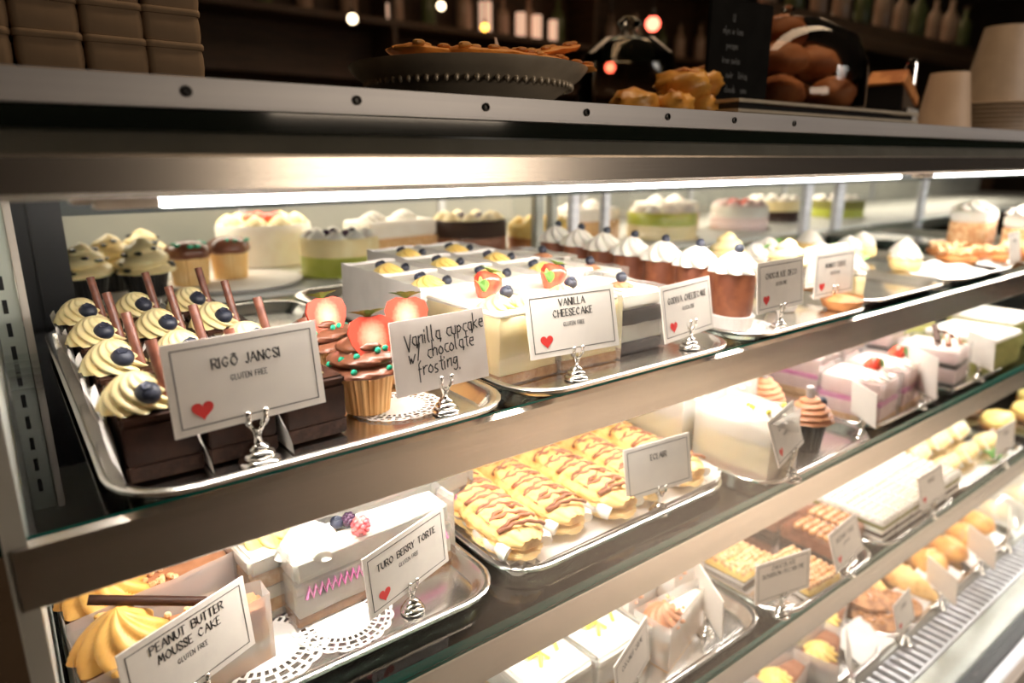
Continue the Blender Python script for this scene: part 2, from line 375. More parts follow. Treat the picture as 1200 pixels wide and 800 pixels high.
# ------------------------------------------------------------ room shell
def struct(name, b, m, smooth=0, **k):
    o = mk(name, b, m, smooth=smooth, **k); o['kind'] = 'structure'; return o
FZ = -ZC/S
struct('floor', B().box(-5, 18, -7, 9.4, FZ-.1, FZ), G['floor'])
struct('ceiling', B().box(-5, 18, -7, 9.4, 3.2, 3.3), G['ceiling'])
struct('wall_back', B().box(-5, 18, 9.3, 9.4, FZ, 3.2), G['wall'])
struct('wall_left', B().box(-5, -4.9, -7, 9.4, FZ, 3.2), G['wall'])
struct('wall_right', B().box(17.9, 18, -7, 9.4, FZ, 3.2), G['wall'])
struct('wall_front', B().box(-5, 18, -7, -6.9, FZ, 3.2), G['wall'])
# ------------------------------------------------------------ display case
XL, XR = -.042, 9.6
case = thing('display_case', 'long refrigerated glass-fronted cake display case with three lit glass shelves', 'display case', (0, 0, 0))
def cp(name, b, m, **k): return mk(name, b, m, case, **k)
def lab(o, t): o['label'] = t; return o
SH = [-.47, -.935, -1.455]
for i, z in enumerate(SH):
    g = B().box(-.02 if i else -.06, XR, .99 if i else .999, 2.38, z-(.024 if i else .018), z)
    cp('glass_shelf', g, [G['glass'], G['glass_edge']], smooth=0, mfn=lambda p: 0 if abs(p.normal.z) > .5 else 1)
    hgt = (.096, .103, .115)[i]
    y0 = .985
    t0 = z-.004 if i == 0 else z-.022
    rail = B().loft([[(x, y0+.012, t0), (x, y0, t0-.006), (x, y0, t0-hgt+.004), (x, y0+.004, t0-hgt), (x, y0+.030, t0-hgt), (x, y0+.030, t0-hgt+.006), (x, y0+.013, t0-hgt+.006), (x, y0+.013, t0)] for x in (XL, XR)])
    cp('shelf_rail', rail, G['rail'], smooth=20)
    if i: cp('rail_bead', B().box(XL, XR, y0-.003, y0+.006, t0-.008, t0-.003), G['chrome'], smooth=0)
    # LED tube under the shelf, behind the rail
    cp('led_tube', B().tube([(.12, 1.125, z-.038), (XR-.2, 1.125, z-.038)], .010, 10), G['ledw'])
    for xb in (.045, 2.28, 4.5):
        cp('shelf_bracket', B().box(xb-.008, xb+.008, 1.05, 2.04, z-.060, z-.024), G['plastic'], bevel=.002)
# end wall, slotted standard, rear corner
cp('end_panel', B().box(-.05, -.024, .99, 2.48, -2.1, -.05), G['white_paint'], smooth=0)
st = cp('slotted_standard', B().box(-.020, .030, 2.035, 2.05, -2.05, -.05), mat('zinc_standard', (.66, .70, .63), (.60, .64, .57), 20, .35, .3), smooth=0)
cp('standard_flange', B().box(.032, .048, 2.02, 2.05, -2.05, -.05), G['plastic'], bevel=.002)
for i in range(30):
    mk('slot', B().box(-.003, .007, 2.0335, 2.036, -.10-i*.058-.034, -.10-i*.058), G['black'], st, smooth=0)
cp('rear_corner_frame', B().box(.05, .168, 2.30, 2.47, -2.05, -.02).box(.085, .095, 2.29, 2.30, -2.05, -.02), G['black'], bevel=.004)
cp('rear_top_frame', B().box(.05, XR, 2.40, 2.47, -.165, -.02), mat('rear_frame_paint', (.05, .065, .06), None, rough=.3), bevel=.004)
cp('rear_bottom_frame', B().box(.05, XR, 2.41, 2.47, -2.1, -1.98), G['alu'], bevel=.004)
up = [(1.97, .05, 'grey_green'), (2.06, .045, 'grey_green'), (2.19, .05, 'alu'), (2.40, .045, 'alu'), (4.20, .09, 'alu'), (4.60, .10, 'alu'), (5.9, .08, 'alu')]
for x, w, m in up: cp('door_stile', B().box(x, x+w, 2.415, 2.455, -2.0, -.16), G[m], bevel=.006)
for a, b_ in ((.168, 1.97), (2.44, 4.20), (4.70, 5.9)):
    cp('sliding_glass_door', B().box(a, b_, 2.44, 2.446, -2.0, -.16), G['front_glass'], smooth=0)
# header: counter glass, rail with screws, glossy gap, ledge, brushed light box
cp('counter_top', B().box(XL-.3, XR, 1.0, 2.7, .070, .092), G['gloss_black'], smooth=0)
tr = cp('top_rail', B().box(XL-.3, XR, .975, 1.01, .062, .099), G['alu'], bevel=.003)
for u, v in ((218, 104), (418, 117), (569, 126), (687, 134), (782, 139), (860, 143), (930, 148)):
    r = ray(u, v); q = r*(.975/r.y)
    b = B(); b.lathe([(0, 0), (.0068, 0), (.0068, .003), (.004, .004), (.003, .001), (0, .001)], 16)
    b.xf(T(q.x, .975, .081, rx=radians(90)))
    mk('screw', b, G['black'], tr)
cp('gloss_strip', B().box(XL-.3, XR, 1.0, 1.05, .032, .070), G['gloss_black'], smooth=0)
cp('grey_ledge', B().loft([[(x, .99, .034), (x, .975, .030), (x, .965, .006), (x, 1.03, .006), (x, 1.03, .034)] for x in (XL-.3, XR)]), G['grey_green'], smooth=0)
cp('header_panel', B().loft([[(x, .966, .006), (x, .9585, .001), (x, .9550, -.040), (x, .962, -.048), (x, 1.10, -.048), (x, 1.10, .006)] for x in (XL-.3, XR)]), G['rail'], smooth=25)
cp('header_soffit', B().box(XL-.3, XR, 1.1, 2.42, -.05, -.02), G['white_paint'], smooth=0)
for a, b_ in ((.185, 2.29), (2.52, 4.8), (5.0, 7.2), (7.4, 9.4)):
    t_ = cp('led_batten', B().box(a, b_, 1.005, 1.045, -.0635, -.049), G['led'], bevel=.003)
    mk('end_cap', B().box(a-.075, a-.001, 1.005, 1.045, -.063, -.049).box(a-.10, a-.076, 1.01, 1.04, -.056, -.049), G['plastic'], t_, bevel=.002)
# bottom deck, grille, sill
cp('deck', B().box(-.02, XR, .995, 2.42, -2.10, -2.05), G['white_paint'], smooth=0)
gr = cp('grille_tray', B().box(-.02, XR, .865, .99, -2.10, -2.085), G['black'], smooth=0)
n_b = 0
x = 2.30
while x < 6.6:
    mk('grille_bar', B().box(0, .026, .875, .985, -2.078, -2.050), G['alu'], gr, loc=(x, 0, 0), bevel=.003) if n_b == 0 else None
    if n_b == 0: gb = bpy.data.objects[[o.name for o in COL.objects if o.name.startswith('grille_bar')][0]]
    else:
        o = gb.copy(); COL.objects.link(o); o.location.x = x*S
    n_b += 1; x += .052
cp('grille_edge', B().box(-.02, XR, .860, .874, -2.085, -2.047), G['alu'], bevel=.002)
cp('front_sill', B().box(-.02, XR, .752, .859, -2.12, -2.052), G['grey_green'], bevel=.004)
cp('black_gasket', B().box(XL, XR, .69, .7515, -2.14, -2.056), G['black'], bevel=.004)
cp('bumper_strip', B().box(XL, XR, .645, .6895, -2.18, -2.058), G['alu'], bevel=.006)
cp('front_panel', B().box(XL, XR, .66, .74, FZ+.005, -2.181), G['black'], smooth=0)
cp('cabinet_body', B().box(XL, XR, .74, 2.48, FZ+.005, -2.121), G['black'], smooth=0)
# outward-leaning front glass
cp('front_glass', B().loft([[(x, .955, .001-.05), (x, .948, .001-.05), (x, .720, -2.05), (x, .727, -2.05)] for x in (XL, XR)]), G['front_glass'], smooth=0)

# ------------------------------------------------------------ trays
def rr(w, d, r, z, n=6, inset=0):
    w2, d2, r = w/2-inset, d/2-inset, max(r-inset, .003); o = []
    for cx, cy, a0 in ((w2-r, d2-r, 0), (-w2+r, d2-r, 90), (-w2+r, -d2+r, 180), (w2-r, -d2+r, 270)):
        for i in range(n+1):
            a = radians(a0+90*i/n); o.append((cx+r*cos(a), cy+r*sin(a), z))
    return o
def tray(x0, x1, y0, y1, z, label, m='tray', h=.028, r=.11, group='aluminium cake trays on the shelves', name='serving_tray'):
    w, d = x1-x0, y1-y0
    t = 'tray'
    L = [rr(w, d, r, .004, inset=.055), rr(w, d, r, .002, inset=.042), rr(w, d, r, h*.45, inset=.030), rr(w, d, r, h*.85, inset=.022), rr(w, d, r, h, inset=.014),
         rr(w, d, r, h+.002, inset=.006), rr(w, d, r, h-.002, inset=0), rr(w, d, r, h-.008, inset=.001), rr(w, d, r, h-.006, inset=.010), rr(w, d, r, h*.4, inset=.026), rr(w, d, r, 0, inset=.042)]
    o = mk(name, B().loft(L, True, False), G[m], loc=((x0+x1)/2, (y0+y1)/2, z), smooth=50)
    tag(o, label, 'tray', group); return o
def paper_under(x0, x1, y0, y1, z, label, name='paper_liner', cat='paper'):
    b = B(); n = 14; loop = []
    w, d = x1-x0, y1-y0
    b.loft([rr(w, d, .02, 0), rr(w, d, .02, .0015)])
    o = mk(name, b, G['paper'], loc=((x0+x1)/2, (y0+y1)/2, z)); tag(o, label, cat); return o
def doily(x, y, z, r, label, rz=0, sy=1):
    """lace paper disc: real holes between rings and petals"""
    b = B(); k = 36; t = .0016
    def ring(r0, r1, skip=None, n=k*2, wav=0):
        for j in range(n):
            if skip and skip(j): continue
            a0, a1 = 2*pi*j/n, 2*pi*(j+1)/n
            w0, w1 = 1+wav*abs(sin(a0*k/4)), 1+wav*abs(sin(a1*k/4))
            p = [(r0*cos(a0), r0*sin(a0)*sy, t), (r1*w0*cos(a0), r1*w0*sin(a0)*sy, t), (r1*w1*cos(a1), r1*w1*sin(a1)*sy, t), (r0*cos(a1), r0*sin(a1)*sy, t)]
            b.add(p, [(0, 1, 2, 3)])
    ring(0.001, r*.62); ring(r*.62, r*.72, lambda j: j % 2); ring(r*.72, r*.76); ring(r*.76, r*.86, lambda j: (j+1) % 3 != 0); ring(r*.86, r*.90)
    ring(r*.90, r*.96, lambda j: j % 2 == 0); ring(r*.96, r*1.0, None, k*2, .05)
    o = mk('paper_doily', b, G['paper'], loc=(x, y, z), rz=rz, smooth=0)
    tag(o, label, 'doily', 'lace paper doilies'); return o

# ------------------------------------------------------------ food pieces
def swirl(b, c, r, h, k=8, amp=.14, tw=2.2, n=60, m=16, tip=.12, power=.75):
    prof = []
    for i in range(m+1):
        t = i/m; prof.append((max(r*(1-t**1.6)**power*(1-.0*t)+r*tip*(1-t), .0004), h*(t*.92+.08*t*t)))
    prof[0] = (r*.82, 0)
    return b.lathe(prof, n, c, lambda a, t: 1+amp*(abs(sin(k*.5*(a+tw*t)))*2-1.2)*(1-.3*t))
def coil(b, c, r, h, turns=3.5, amp=.13, n=40, m=40, ridge=9, ra=.035, power=.7):
    prof = [(max(r*(1-(i/m)**1.5)**power, .0006), h*i/m) for i in range(m+1)]
    return b.lathe(prof, n, c, lambda a, t: 1+amp*(abs(sin((turns*t*2*pi-a)/2))*2-1)+ra*sin(ridge*(a+6*t)))
def blueberry(b, c, r):
    b.ball(c, (r, r, r*.9), 16, 10)
def bb_obj(c, r, par, name='blueberry', tilt=.5):
    b = B().ball((0, 0, 0), (r, r, r*.9), 18, 12)
    b.lathe([(r*.42, r*.80), (r*.46, r*.93), (r*.36, r*.90), (r*.20, r*.80), (0, r*.78)], 15, fn=lambda a, t: 1+.18*sin(5*a))
    b.xf(T(*c, rx=tilt)); return mk(name, b, G['berry'], par, smooth=60)
def raspberry(c, r, par, m='raspberry', name='raspberry', rx=.4):
    b = B()
    for i in range(7):
        ph = (i+.5)/7.5*pi*.95; n = max(1, int(round(8*sin(ph))))
        for j in range(n):
            a = 2*pi*(j+.5*(i % 2))/n; b.ball((r*.72*sin(ph)*cos(a), r*.72*sin(ph)*sin(a), r*.95*cos(ph)), r*.34, 6, 5)
    b.ball((0, 0, 0), (r*.7, r*.7, r*.9), 8, 6)
    b.xf(T(*c, rx=rx)); return mk(name, b, G[m], par, smooth=70)
def leaf(b, base, dirv, L, w):
    d = Vector(dirv).normalized(); s = d.cross(Vector((0, 0, 1))); s = s.normalized() if s.length > .1 else Vector((1, 0, 0)); u = s.cross(d)
    base = Vector(base); n = 6; v = []
    for i in range(n+1):
        t = i/n; wi = w*sin(pi*min(t*.92+.08, 1))**.8*.5; p = base+d*L*t+u*(-L*.25*t*t)
        v += [p-s*wi+u*wi*.35, p, p+s*wi+u*wi*.35]
    f = []
    for i in range(n):
        f += [(3*i, 3*i+1, 3*i+4, 3*i+3), (3*i+1, 3*i+2, 3*i+5, 3*i+4)]
    return b.add(v, f)
def strawberry(c, par, s=1, half=True, rz=0, rx=0, ry=0, leaves=6):
    R, H2 = .034*s, .038*s
    prof = [(0, -H2), (R*.30, -H2*.86), (R*.62, -H2*.45), (R*.90, 0), (R, H2*.42), (R*.86, H2*.78), (R*.45, H2*.95), (0, H2*.90)]
    b = B(); nn = 20
    if half:
        L = []
        for r, z in prof: L.append([(r*cos(pi*j/nn), r*sin(pi*j/nn), z) for j in range(nn+1)])
        for l in L: l[0] = (l[0][0], 0, l[0][2]); l[-1] = (l[-1][0], 0, l[-1][2])
        b.loft(L, False, False, closed=False)
        b2 = B(); b2.add([(r, 0, z) for r, z in prof]+[(-r, 0, z) for r, z in prof[::-1][1:-1]], [tuple(range(2*len(prof)-2))])
        holder_ = mk('strawberry_half', b, G['straw'], par, loc=c, smooth=60)
        mk('cut_face', b2, G['cut'], holder_, smooth=0)
    else:
        holder_ = mk('strawberry', b.lathe(prof, nn), G['straw'], par, loc=c, smooth=60)
    b3 = B()
    for i in range(leaves):
        a = 2*pi*i/leaves; leaf(b3, (0, R*.3 if half else 0, H2*.88), (cos(a), sin(a), .7), R*.85, R*.5)
    mk('leafy_cap', b3, G['green'], holder_)
    holder_.rotation_euler = (rx, ry, rz); return holder_
def leaf_obj(c, par, dirs, L=.035, w=.02, m='green'):
    b = B()
    for d in dirs: leaf(b, c, d, L, w)
    return mk('leaf', b, G[m], par)
def wrinkle(b, amp, fr=9, seed=0):
    b.v = [(x+amp*noise.noise(Vector((x*fr, y*fr, z*fr+seed))), y+amp*noise.noise(Vector((x*fr+9, y*fr, z*fr+seed))), z+amp*.4*noise.noise(Vector((x*fr, y*fr+5, z*fr+seed)))) for x, y, z in b.v]; return b
def gridsheet(fn, nu, nv):
    b = B(); v = [fn(i/nu, j/nv) for j in range(nv+1) for i in range(nu+1)]
    return b.add(v, [(j*(nu+1)+i, j*(nu+1)+i+1, (j+1)*(nu+1)+i+1, (j+1)*(nu+1)+i) for j in range(nv) for i in range(nu)])
def cake_box(L, D, z0, z1, taper=1.0, amp=.0015, seed=0, n=8):
    """wedge block, outer end at -x, narrowing to +x by taper; slightly uneven faces"""
    def w(x): return D/2*(1+(taper-1)*(x/L+.5))
    lo = []
    poly = [(-L/2+L*i/n, -w(-L/2+L*i/n)) for i in range(n+1)]+[(L/2, w(L/2)*(2*i/3-1)) for i in range(1, 3)]+[(L/2-L*i/n, w(L/2-L*i/n)) for i in range(n+1)]+[(-L/2, w(-L/2)*(1-2*i/4)) for i in range(1, 4)]
    zs = [z0+(z1-z0)*i/3 for i in range(4)]
    b = B().loft([[(x, y, z) for x, y in poly] for z in zs]); return wrinkle(b, amp, 30, seed)
def wrap(L, D, z0, z1, taper=1.0, off=.006, open_end=None, wave=.003, m='acetate', par=None, name='clear_wrap', flare=.0):
    def w(x): return (D/2+off)*(1+(taper-1)*(x/L+.5))
    X = L/2+off; path = [(X, w(X)), (-X, w(-X)), (-X, -w(-X)), (X, -w(X)), (X, w(X))]
    if open_end == 'right': path = path[:4]
    P2 = []
    for (a, b_), (c, d) in zip(path, path[1:]):
        for i in range(10): P2.append((a+(c-a)*i/10, b_+(d-b_)*i/10))
    P2.append(path[-1]); n = len(P2)
    loops = []
    for k in range(5):
        z = z0+(z1-z0)*k/4
        loops.append([(x*(1+flare*k/4)+wave*noise.noise(Vector((x*14, y*14, z*6))), y*(1+flare*k/4)+wave*noise.noise(Vector((x*14+5, y*14, z*6))), z+.006*noise.noise(Vector((x*20, y*20, 2)))*(k == 4)) for x, y in P2])
    return mk(name, B().loft(loops, False, False, closed=False), G[m], par, smooth=60)

# --- chocolate cream square with rosette, blueberry and stick
def rigo_fn(label, cat, loc, rz, g, liner=True):
    t = thing('cake_square', label, cat, loc, rz, g); w, d, h = .105, .205, .105
    mk('sponge', wrinkle(B().box(-w/2, w/2, -d/2, d/2, .001, h*.28), .001), G['choc_cake'], t, bevel=.003)
    mk('mousse', B().box(-w/2+.001, w/2-.001, -d/2+.001, d/2-.001, h*.28, h*.84), G['choc'], t, bevel=.002)
    mk('glaze', B().box(-w/2-.001, w/2+.001, -d/2-.001, d/2+.001, h*.84, h), G['choc'], t, bevel=.005, seg=3)
    mk('rosette', swirl(B(), (-.022, -.052, h-.002), .047, .054, k=11, amp=.15, tw=1.8, n=96, m=22, power=.5, tip=.05), G['cream'], t, smooth=80)
    bb_obj((-.010, -.087, h+.025), .0185, t, tilt=.45)
    mk('chocolate_stick', B().tube([(.018, -.074, h+.004), (.008, -.046, h+.094)], .0085, 12), G['choc_stick'], t)
    if liner:
        b = gridsheet(lambda u, v: (-w/2-.004-.014*v*v-.006*sin(u*13)*v, -d/2-.030+u*(d+.045), v*(h*.95+.014*sin(u*9+1))*(1-.5*max(0, .15-u)/.15)), 16, 6)
        mk('paper_liner', b, G['paper'], t, smooth=60)
    return t
def cupcake_fn(frost, wrap_m, top, r=.042, fr=.060, hh=.075, fh=.07, turns=3.2, leaves=True):
    def fn(label, cat, loc, rz, g):
        t = thing('cupcake', label, cat, loc, rz, g)
        mk('wrapper', B().lathe([(r*.82, 0), (r*.90, hh*.4), (r*1.05, hh*.92), (r*1.10, hh)], 96, fn=lambda a, q: 1+.045*(1 if sin(24*a) > 0 else -1)*(0.5+.5*q)), G[wrap_m], t, smooth=20)
        mk('frosting', coil(B(), (0, 0, hh*.93), fr, fh, turns=turns), G[frost], t, smooth=70)
        if top == 'straw': strawberry((-.004, -.034, hh+fh*.66), t, 1.12, rx=-.25, rz=-.2)
        if top == 'berry': bb_obj((0, -.012, hh+fh*.86), .016, t)
        if top == 'sticks':
            mk('chocolate_stick', B().tube([(.0, 0, hh+fh*.5), (-.012, .004, hh+fh*1.25)], .013, 10), mat('grey_chocolate', (.36, .31, .29), None, rough=.4), t)
            bb_obj((.022, -.026, hh+fh*.62), .017, t)
        if leaves:
            b = B(); rnd = random.Random(5)
            for i in range(14):
                a = rnd.uniform(0, 2*pi); q = rnd.uniform(.1, .6); rad = fr*(1-q**1.5)**.7*1.06
                b.ball((rad*cos(a), rad*sin(a), hh*.93+fh*q), (.006, .004, .005), 6, 4)
            mk('sugar_leaves', b, G['teal_sugar'], t)
        return t
    return fn
def slice_fn(L, D, Hh, layers, taper=1, cream=None, cream_m='white_cream', topping=None, wrap_m='acetate', wrap_h=1.12, frost_end=None, name='cake_slice', squiggle=None, wname='clear_wrap'):
    """layers: (fraction, material, part name) from the bottom"""
    def fn(label, cat, loc, rz, g):
        t = thing(name, label, cat, loc, rz, g); z = .001
        for i, (fr_, m, pn) in enumerate(layers):
            z1 = z+fr_*Hh; inset = .0015 if i % 2 else 0
            mk(pn, cake_box(L-inset*2, D-inset*2, z, z1, taper, seed=i, amp=.003), G[m], t, smooth=50, bevel=.009 if i == len(layers)-1 else .002, seg=3 if i == len(layers)-1 else 1); z = z1
        if cream:
            for (cx, cy, r, h2, kd) in cream:
                mk('cream_rosette', swirl(B(), (cx, cy, z-.002), r, h2, k=9, amp=.17, tw=1.1, n=72, m=14) if kd == 's' else coil(B(), (cx, cy, z-.002), r, h2, turns=2.5), G[cream_m], t, smooth=75)
        if topping: topping(t, z)
        if squiggle:
            b = B()
            x = -L/2+.02
            pts = []
            k = 0
            while x < L/2-.01:
                yy = -(D/2*(1+(taper-1)*(x/L+.5)))-.004
                pts.append((x, yy, Hh*(.52+.08*(1 if k % 2 else -1)))); x += .007; k += 1
            mk('icing_squiggle', b.tube(pts, .0042, 6), G[squiggle], t)
        if wrap_m: wrap(L, D, 0, Hh*wrap_h, taper, m=wrap_m, par=t, name=wname)
        return t
    return fn
def eclair_fn(label, cat, loc, rz, g, seed=0):
    """long cream puff along local y, front end at -y"""
    t = thing('eclair', label, cat, loc, rz, g); L, w, h = .44, .067, .080
    def shell(z0, hh, ww, sd, top):
        L_ = []; n = 56; m = 44
        for i in range(m+1):
            q = i/m; y = -L/2+L*q; e = (1-abs(2*q-1)**5)**.5; l = []
            for j in range(n):
                a = 2*pi*j/n; ca, sa = cos(a), sin(a)
                rid = 1+.11*abs(sin(5*a+2.5*noise.noise(Vector((q*4, sd, 0)))))+.16*noise.noise(Vector((ca*2, sa*2, q*7+sd)))+.13*noise.noise(Vector((ca*6, sa*6, q*22+sd)))
                zz = sa*hh*(1 if (sa > 0) == top else .25)
                l.append((ca*ww*max(e, .35)*rid, y, z0+zz*rid*max(e, .45)))
            L_.append(l)
        return B().loft(L_)
    mk('bottom_shell', shell(.034, .032, w*.98, 3+seed, False), G['pastry_pale'], t, smooth=60)
    cr = B(); m = 40
    for sx in (-1, 1):
        cr.tube([(sx*(w*.74+.006*sin(i*1.3)), -L/2*.92+L*.92*i/m, .040+.004*sin(i*.9)) for i in range(m+1)], .017, 8)
    mk('cream_filling', cr, G['white_cream'], t, smooth=60)
    mk('top_shell', shell(.052, .040, w, 7+seed, True), G['pastry'], t, smooth=60)
    b = B(); ns = 16; pts = []; dr = []
    for i in range(ns):
        yc = -L/2*.84+L*.84*i/(ns-1); s_ = 1 if i % 2 else -1; line = []
        for k in range(11):
            q = k/10; xx = s_*(q*2-1)*w*.80; yy = yc+(.020*(q-.5))+.004*sin(k*2.1+i); zz = .052+.0435*math.sqrt(max(0, 1-(xx/(w*1.02))**2))
            line.append((xx, yy, zz))
        pts += line
    mk('chocolate_drizzle', b.tube(pts, [.0046+.0016*noise.noise(Vector((i*.7, 0, 0))) for i in range(len(pts))], 6), G['milk'], t, smooth=70)
    return t

# ------------------------------------------------------------ SHELF 1
Z1 = SH[0]+.001; ZT = Z1+.0065       # tray floor
tray(.070, .755, .955, 2.18, Z1, 'aluminium tray under the chocolate squares and cupcakes, top shelf far left')
tray(.772, 1.455, .955, 2.30, Z1, 'aluminium tray under the vanilla cheesecake slices on the top shelf')
tray(1.50, 2.16, .965, 2.20, Z1, 'aluminium tray under the row of brown cakes with cream domes')
tray(2.18, 2.82, 1.0, 2.20, Z1, 'aluminium tray behind the blurred double name card on the top shelf')
rig = Proto(rigo_fn, 'cake', 'chocolate squares topped with cream rosettes')
cols_ = ['left column', 'middle column', 'right column']; rows_ = ['front row', 'second row', 'third row', 'back row']
for i, x in enumerate((.160, .273, .386)):
    for j, y in enumerate((1.155, 1.385, 1.615, 1.845)):
        rig((x+random.uniform(-.003, .003), y, ZT+.002), random.uniform(-.04, .04), 'dark chocolate square with rosette, blueberry and stick, %s, %s' % (rows_[j], cols_[i]))
cup1 = Proto(cupcake_fn('choc_frost', 'wrapper', 'straw'), 'cupcake', 'chocolate-frosted cupcakes with strawberry halves')
cup1((.520, 1.135, ZT+.003), .1, 'vanilla cupcake with chocolate frosting and strawberry half, nearest the tray rim', scale=1.16)
cup1((.515, 1.345, ZT+.003), .3, 'chocolate-frosted strawberry cupcake behind the front one, beside the rosette squares', scale=1.16)
cup1((.665, 1.245, ZT+.003), -.3, 'chocolate-frosted strawberry cupcake behind the handwritten card', scale=1.16)
doily(.575, 1.12, ZT, .085, 'white lace doily under the front vanilla cupcake', sy=.9)
# cheesecakes
def fruit_top(t, z):
    strawberry((.015, .03, z+.022), t, .98, half=False, rx=.15, ry=.25, rz=.3)
    bb_obj((.020, -.035, z+.020), .0155, t); leaf_obj((-.015, .0, z+.02), t, [(-.5, .1, 1), (.1, .4, 1), (-.2, -.3, 1)], .038, .022)
cheese = Proto(slice_fn(.165, .27, .155, [(.14, 'crust', 'crust'), (.80, 'cheese', 'cheesecake'), (.06, 'white_cream', 'cream_top')], taper=1,
      cream=[(-.035, -.070, .038, .030, 's'), (.030, -.085, .034, .028, 's')], cream_m='yellow_cream', topping=fruit_top, wrap_m='acetate', wrap_h=1.08), 'cake', 'vanilla cheesecake slices in clear wraps')
cheese((.868, 1.225, ZT), .05, 'vanilla cheesecake slice with strawberry and leaves, left of the vanilla cheesecake card')
cheese((1.060, 1.225, ZT), -.04, 'vanilla cheesecake slice with strawberry, half hidden by the vanilla cheesecake card')
def few_berries(k):
    def f(t, z):
        rnd = random.Random(k)
        for i in range(3): bb_obj((rnd.uniform(-.05, .05), rnd.uniform(-.08, .08), z+.009), .0125, t)
    return f
white = Proto(slice_fn(.165, .23, .160, [(.15, 'crust', 'crust'), (.62, 'white_cream', 'white_cake'), (.23, 'white_cream', 'cream_top')], cream=[(-.03, -.05, .036, .026, 's')], cream_m='yellow_cream', topping=few_berries(3), wrap_m='paper', wrap_h=1.05, wname='paper_wrap'), 'cake', 'white cake slices wrapped in white paper')
nm = ['left end', 'middle', 'right end']
for j, y in enumerate((1.50, 1.745, 1.99)):
    for i, x in enumerate((.875, 1.06, 1.245)):
        if i == 0 and j == 2: continue
        white((x+.012*j, y, ZT), random.uniform(-.06, .06), 'white slice with blueberries in paper, %s of the %s row behind the cheesecakes' % (nm[i], ['first', 'second', 'third'][j]))
gv = Proto(slice_fn(.150, .25, .150, [(.18, 'choc_cake', 'chocolate_base'), (.28, 'white_cream', 'white_cream'), (.24, 'choc', 'chocolate_layer'), (.30, 'white_cream', 'cream_top')], cream=[(0, -.05, .03, .016, 's')], cream_m='mocha',
     topping=lambda t, z: bb_obj((0, -.05, z+.022), .0145, t), wrap_m='acetate', wrap_h=1.06), 'cake', 'white slices with a dark chocolate layer')
gv((1.245, 1.235, ZT), .0, 'white cheesecake slice with dark layer and blueberry, directly left of its tilted name card')
gv((1.375, 1.49, ZT), .08, 'white slice with dark layer and blueberry, behind the name card with the spoilt heart')
gv((1.43, 1.77, ZT), .04, 'white slice with dark layer and blueberry, in the back of the cheesecake tray')
# brown cakes with cream domes
def dome_fn(label, cat, loc, rz, g):
    t = thing('dome_cake', label, cat, loc, rz, g)
    mk('cake_body', wrinkle(B().lathe([(.050, 0), (.057, .05), (.060, .12), (.057, .155), (.030, .164)], 18, sx=.9), .006, 14, 2), G['brown'], t, smooth=60)
    mk('cream_dome', swirl(B(), (0, 0, .154), .060, .064, k=9, amp=.16, tw=.9, n=84), G['white_cream'], t, smooth=75)
    bb_obj((0, -.008, .154+.067), .0135, t, tilt=.4)
    mk('paper_liner', B().lathe([(.056, 0), (.062, .030), (.064, .036)], 60, fn=lambda a, q: 1+.05*sin(20*a)*q), G['paper'], t, smooth=20)
    return t
dome = Proto(dome_fn, 'cake', 'brown cakes with piped cream domes')
for i in range(7):
    y = 1.130+.142*i
    dome((1.64+.013*i, y, ZT), .2*i, 'brown cake with piped white cream dome and blueberry, %s in the row from the front' % ['first', 'second', 'third', 'fourth', 'fifth', 'sixth', 'last'][i])
doily(1.66, 1.12, ZT, .10, 'scalloped paper doily under the nearest brown dome cake')
def mug_fn(m, cm):
    def fn(label, cat, loc, rz, g):
        t = thing('dessert_cup', label, cat, loc, rz, g)
        mk('cup', B().lathe([(.034, 0), (.040, .01), (.052, .10), (.054, .14)], 28), G['cloudy'], t)
        mk('mousse', B().lathe([(.031, .004), (.037, .012), (.048, .10), (.050, .13), (.02, .135)], 24), G[m], t)
        mk('cream_swirl', coil(B(), (0, 0, .13), .052, .075, turns=2.5), G[cm], t, smooth=75)
        return t
    return fn
mg = Proto(mug_fn('white_cream', 'cream'), 'dessert', 'pale mousse cups on the top shelf')
mg((1.95, 1.16, ZT), 0, 'pale mousse cup with tall cream swirl, right of the name card over the dome cakes', scale=1.1)
mg((1.98, 1.40, ZT), 0, 'pale mousse cup with tall cream swirl, behind another mousse cup', scale=1.1)
lime = Proto(slice_fn(.17, .12, .10, [(.25, 'crust', 'crust'), (.6, 'cheese', 'filling'), (.15, 'white_cream', 'cream_top')], taper=.5, cream=[(-.03, 0, .05, .055, 's')], topping=lambda t, z: leaf_obj((-.03, -.035, z+.03), t, [(1, -.2, .5)], .06, .022), wrap_m=None), 'cake', 'cream-topped slices with green leaf')
for i, (x, y) in enumerate(((2.32, 1.14), (2.36, 1.32), (2.34, 1.52), (2.55, 1.60), (2.56, 1.38))):
    lime((x, y, ZT), .3, 'pale cream-topped slice with a green wedge, %s on the tray behind the double card' % ['front left', 'second', 'third', 'rear right', 'middle right'][i])
tart = mk('fruit_tart', B().lathe([(.05, 0), (.065, .03), (.06, .034), (.02, .045)], 24, fn=lambda a, q: 1+.03*sin(14*a)), G['bun'], loc=(2.12, 1.06, ZT)); tag(tart, 'small brown tart partly behind the blurred name card', 'tart')
puff = Proto(lambda label, cat, loc, rz, g: puff_fn(label, cat, loc, rz, g), 'pastry', 'cream puffs on white paper')
def puff_fn(label, cat, loc, rz, g):
    t = thing('cream_puff', label, cat, loc, rz, g)
    mk('shell', B().ball((0, 0, .035), (.065, .05, .036), 18, 12, .15, 2, 1), G['pastry_pale'], t, smooth=60)
    mk('cream', swirl(B(), (0, 0, .055), .045, .055, k=10), G['white_cream'], t, smooth=70); return t
tray(2.84, 3.50, 1.0, 2.2, Z1, 'aluminium tray with cream puffs on the top shelf right of centre')
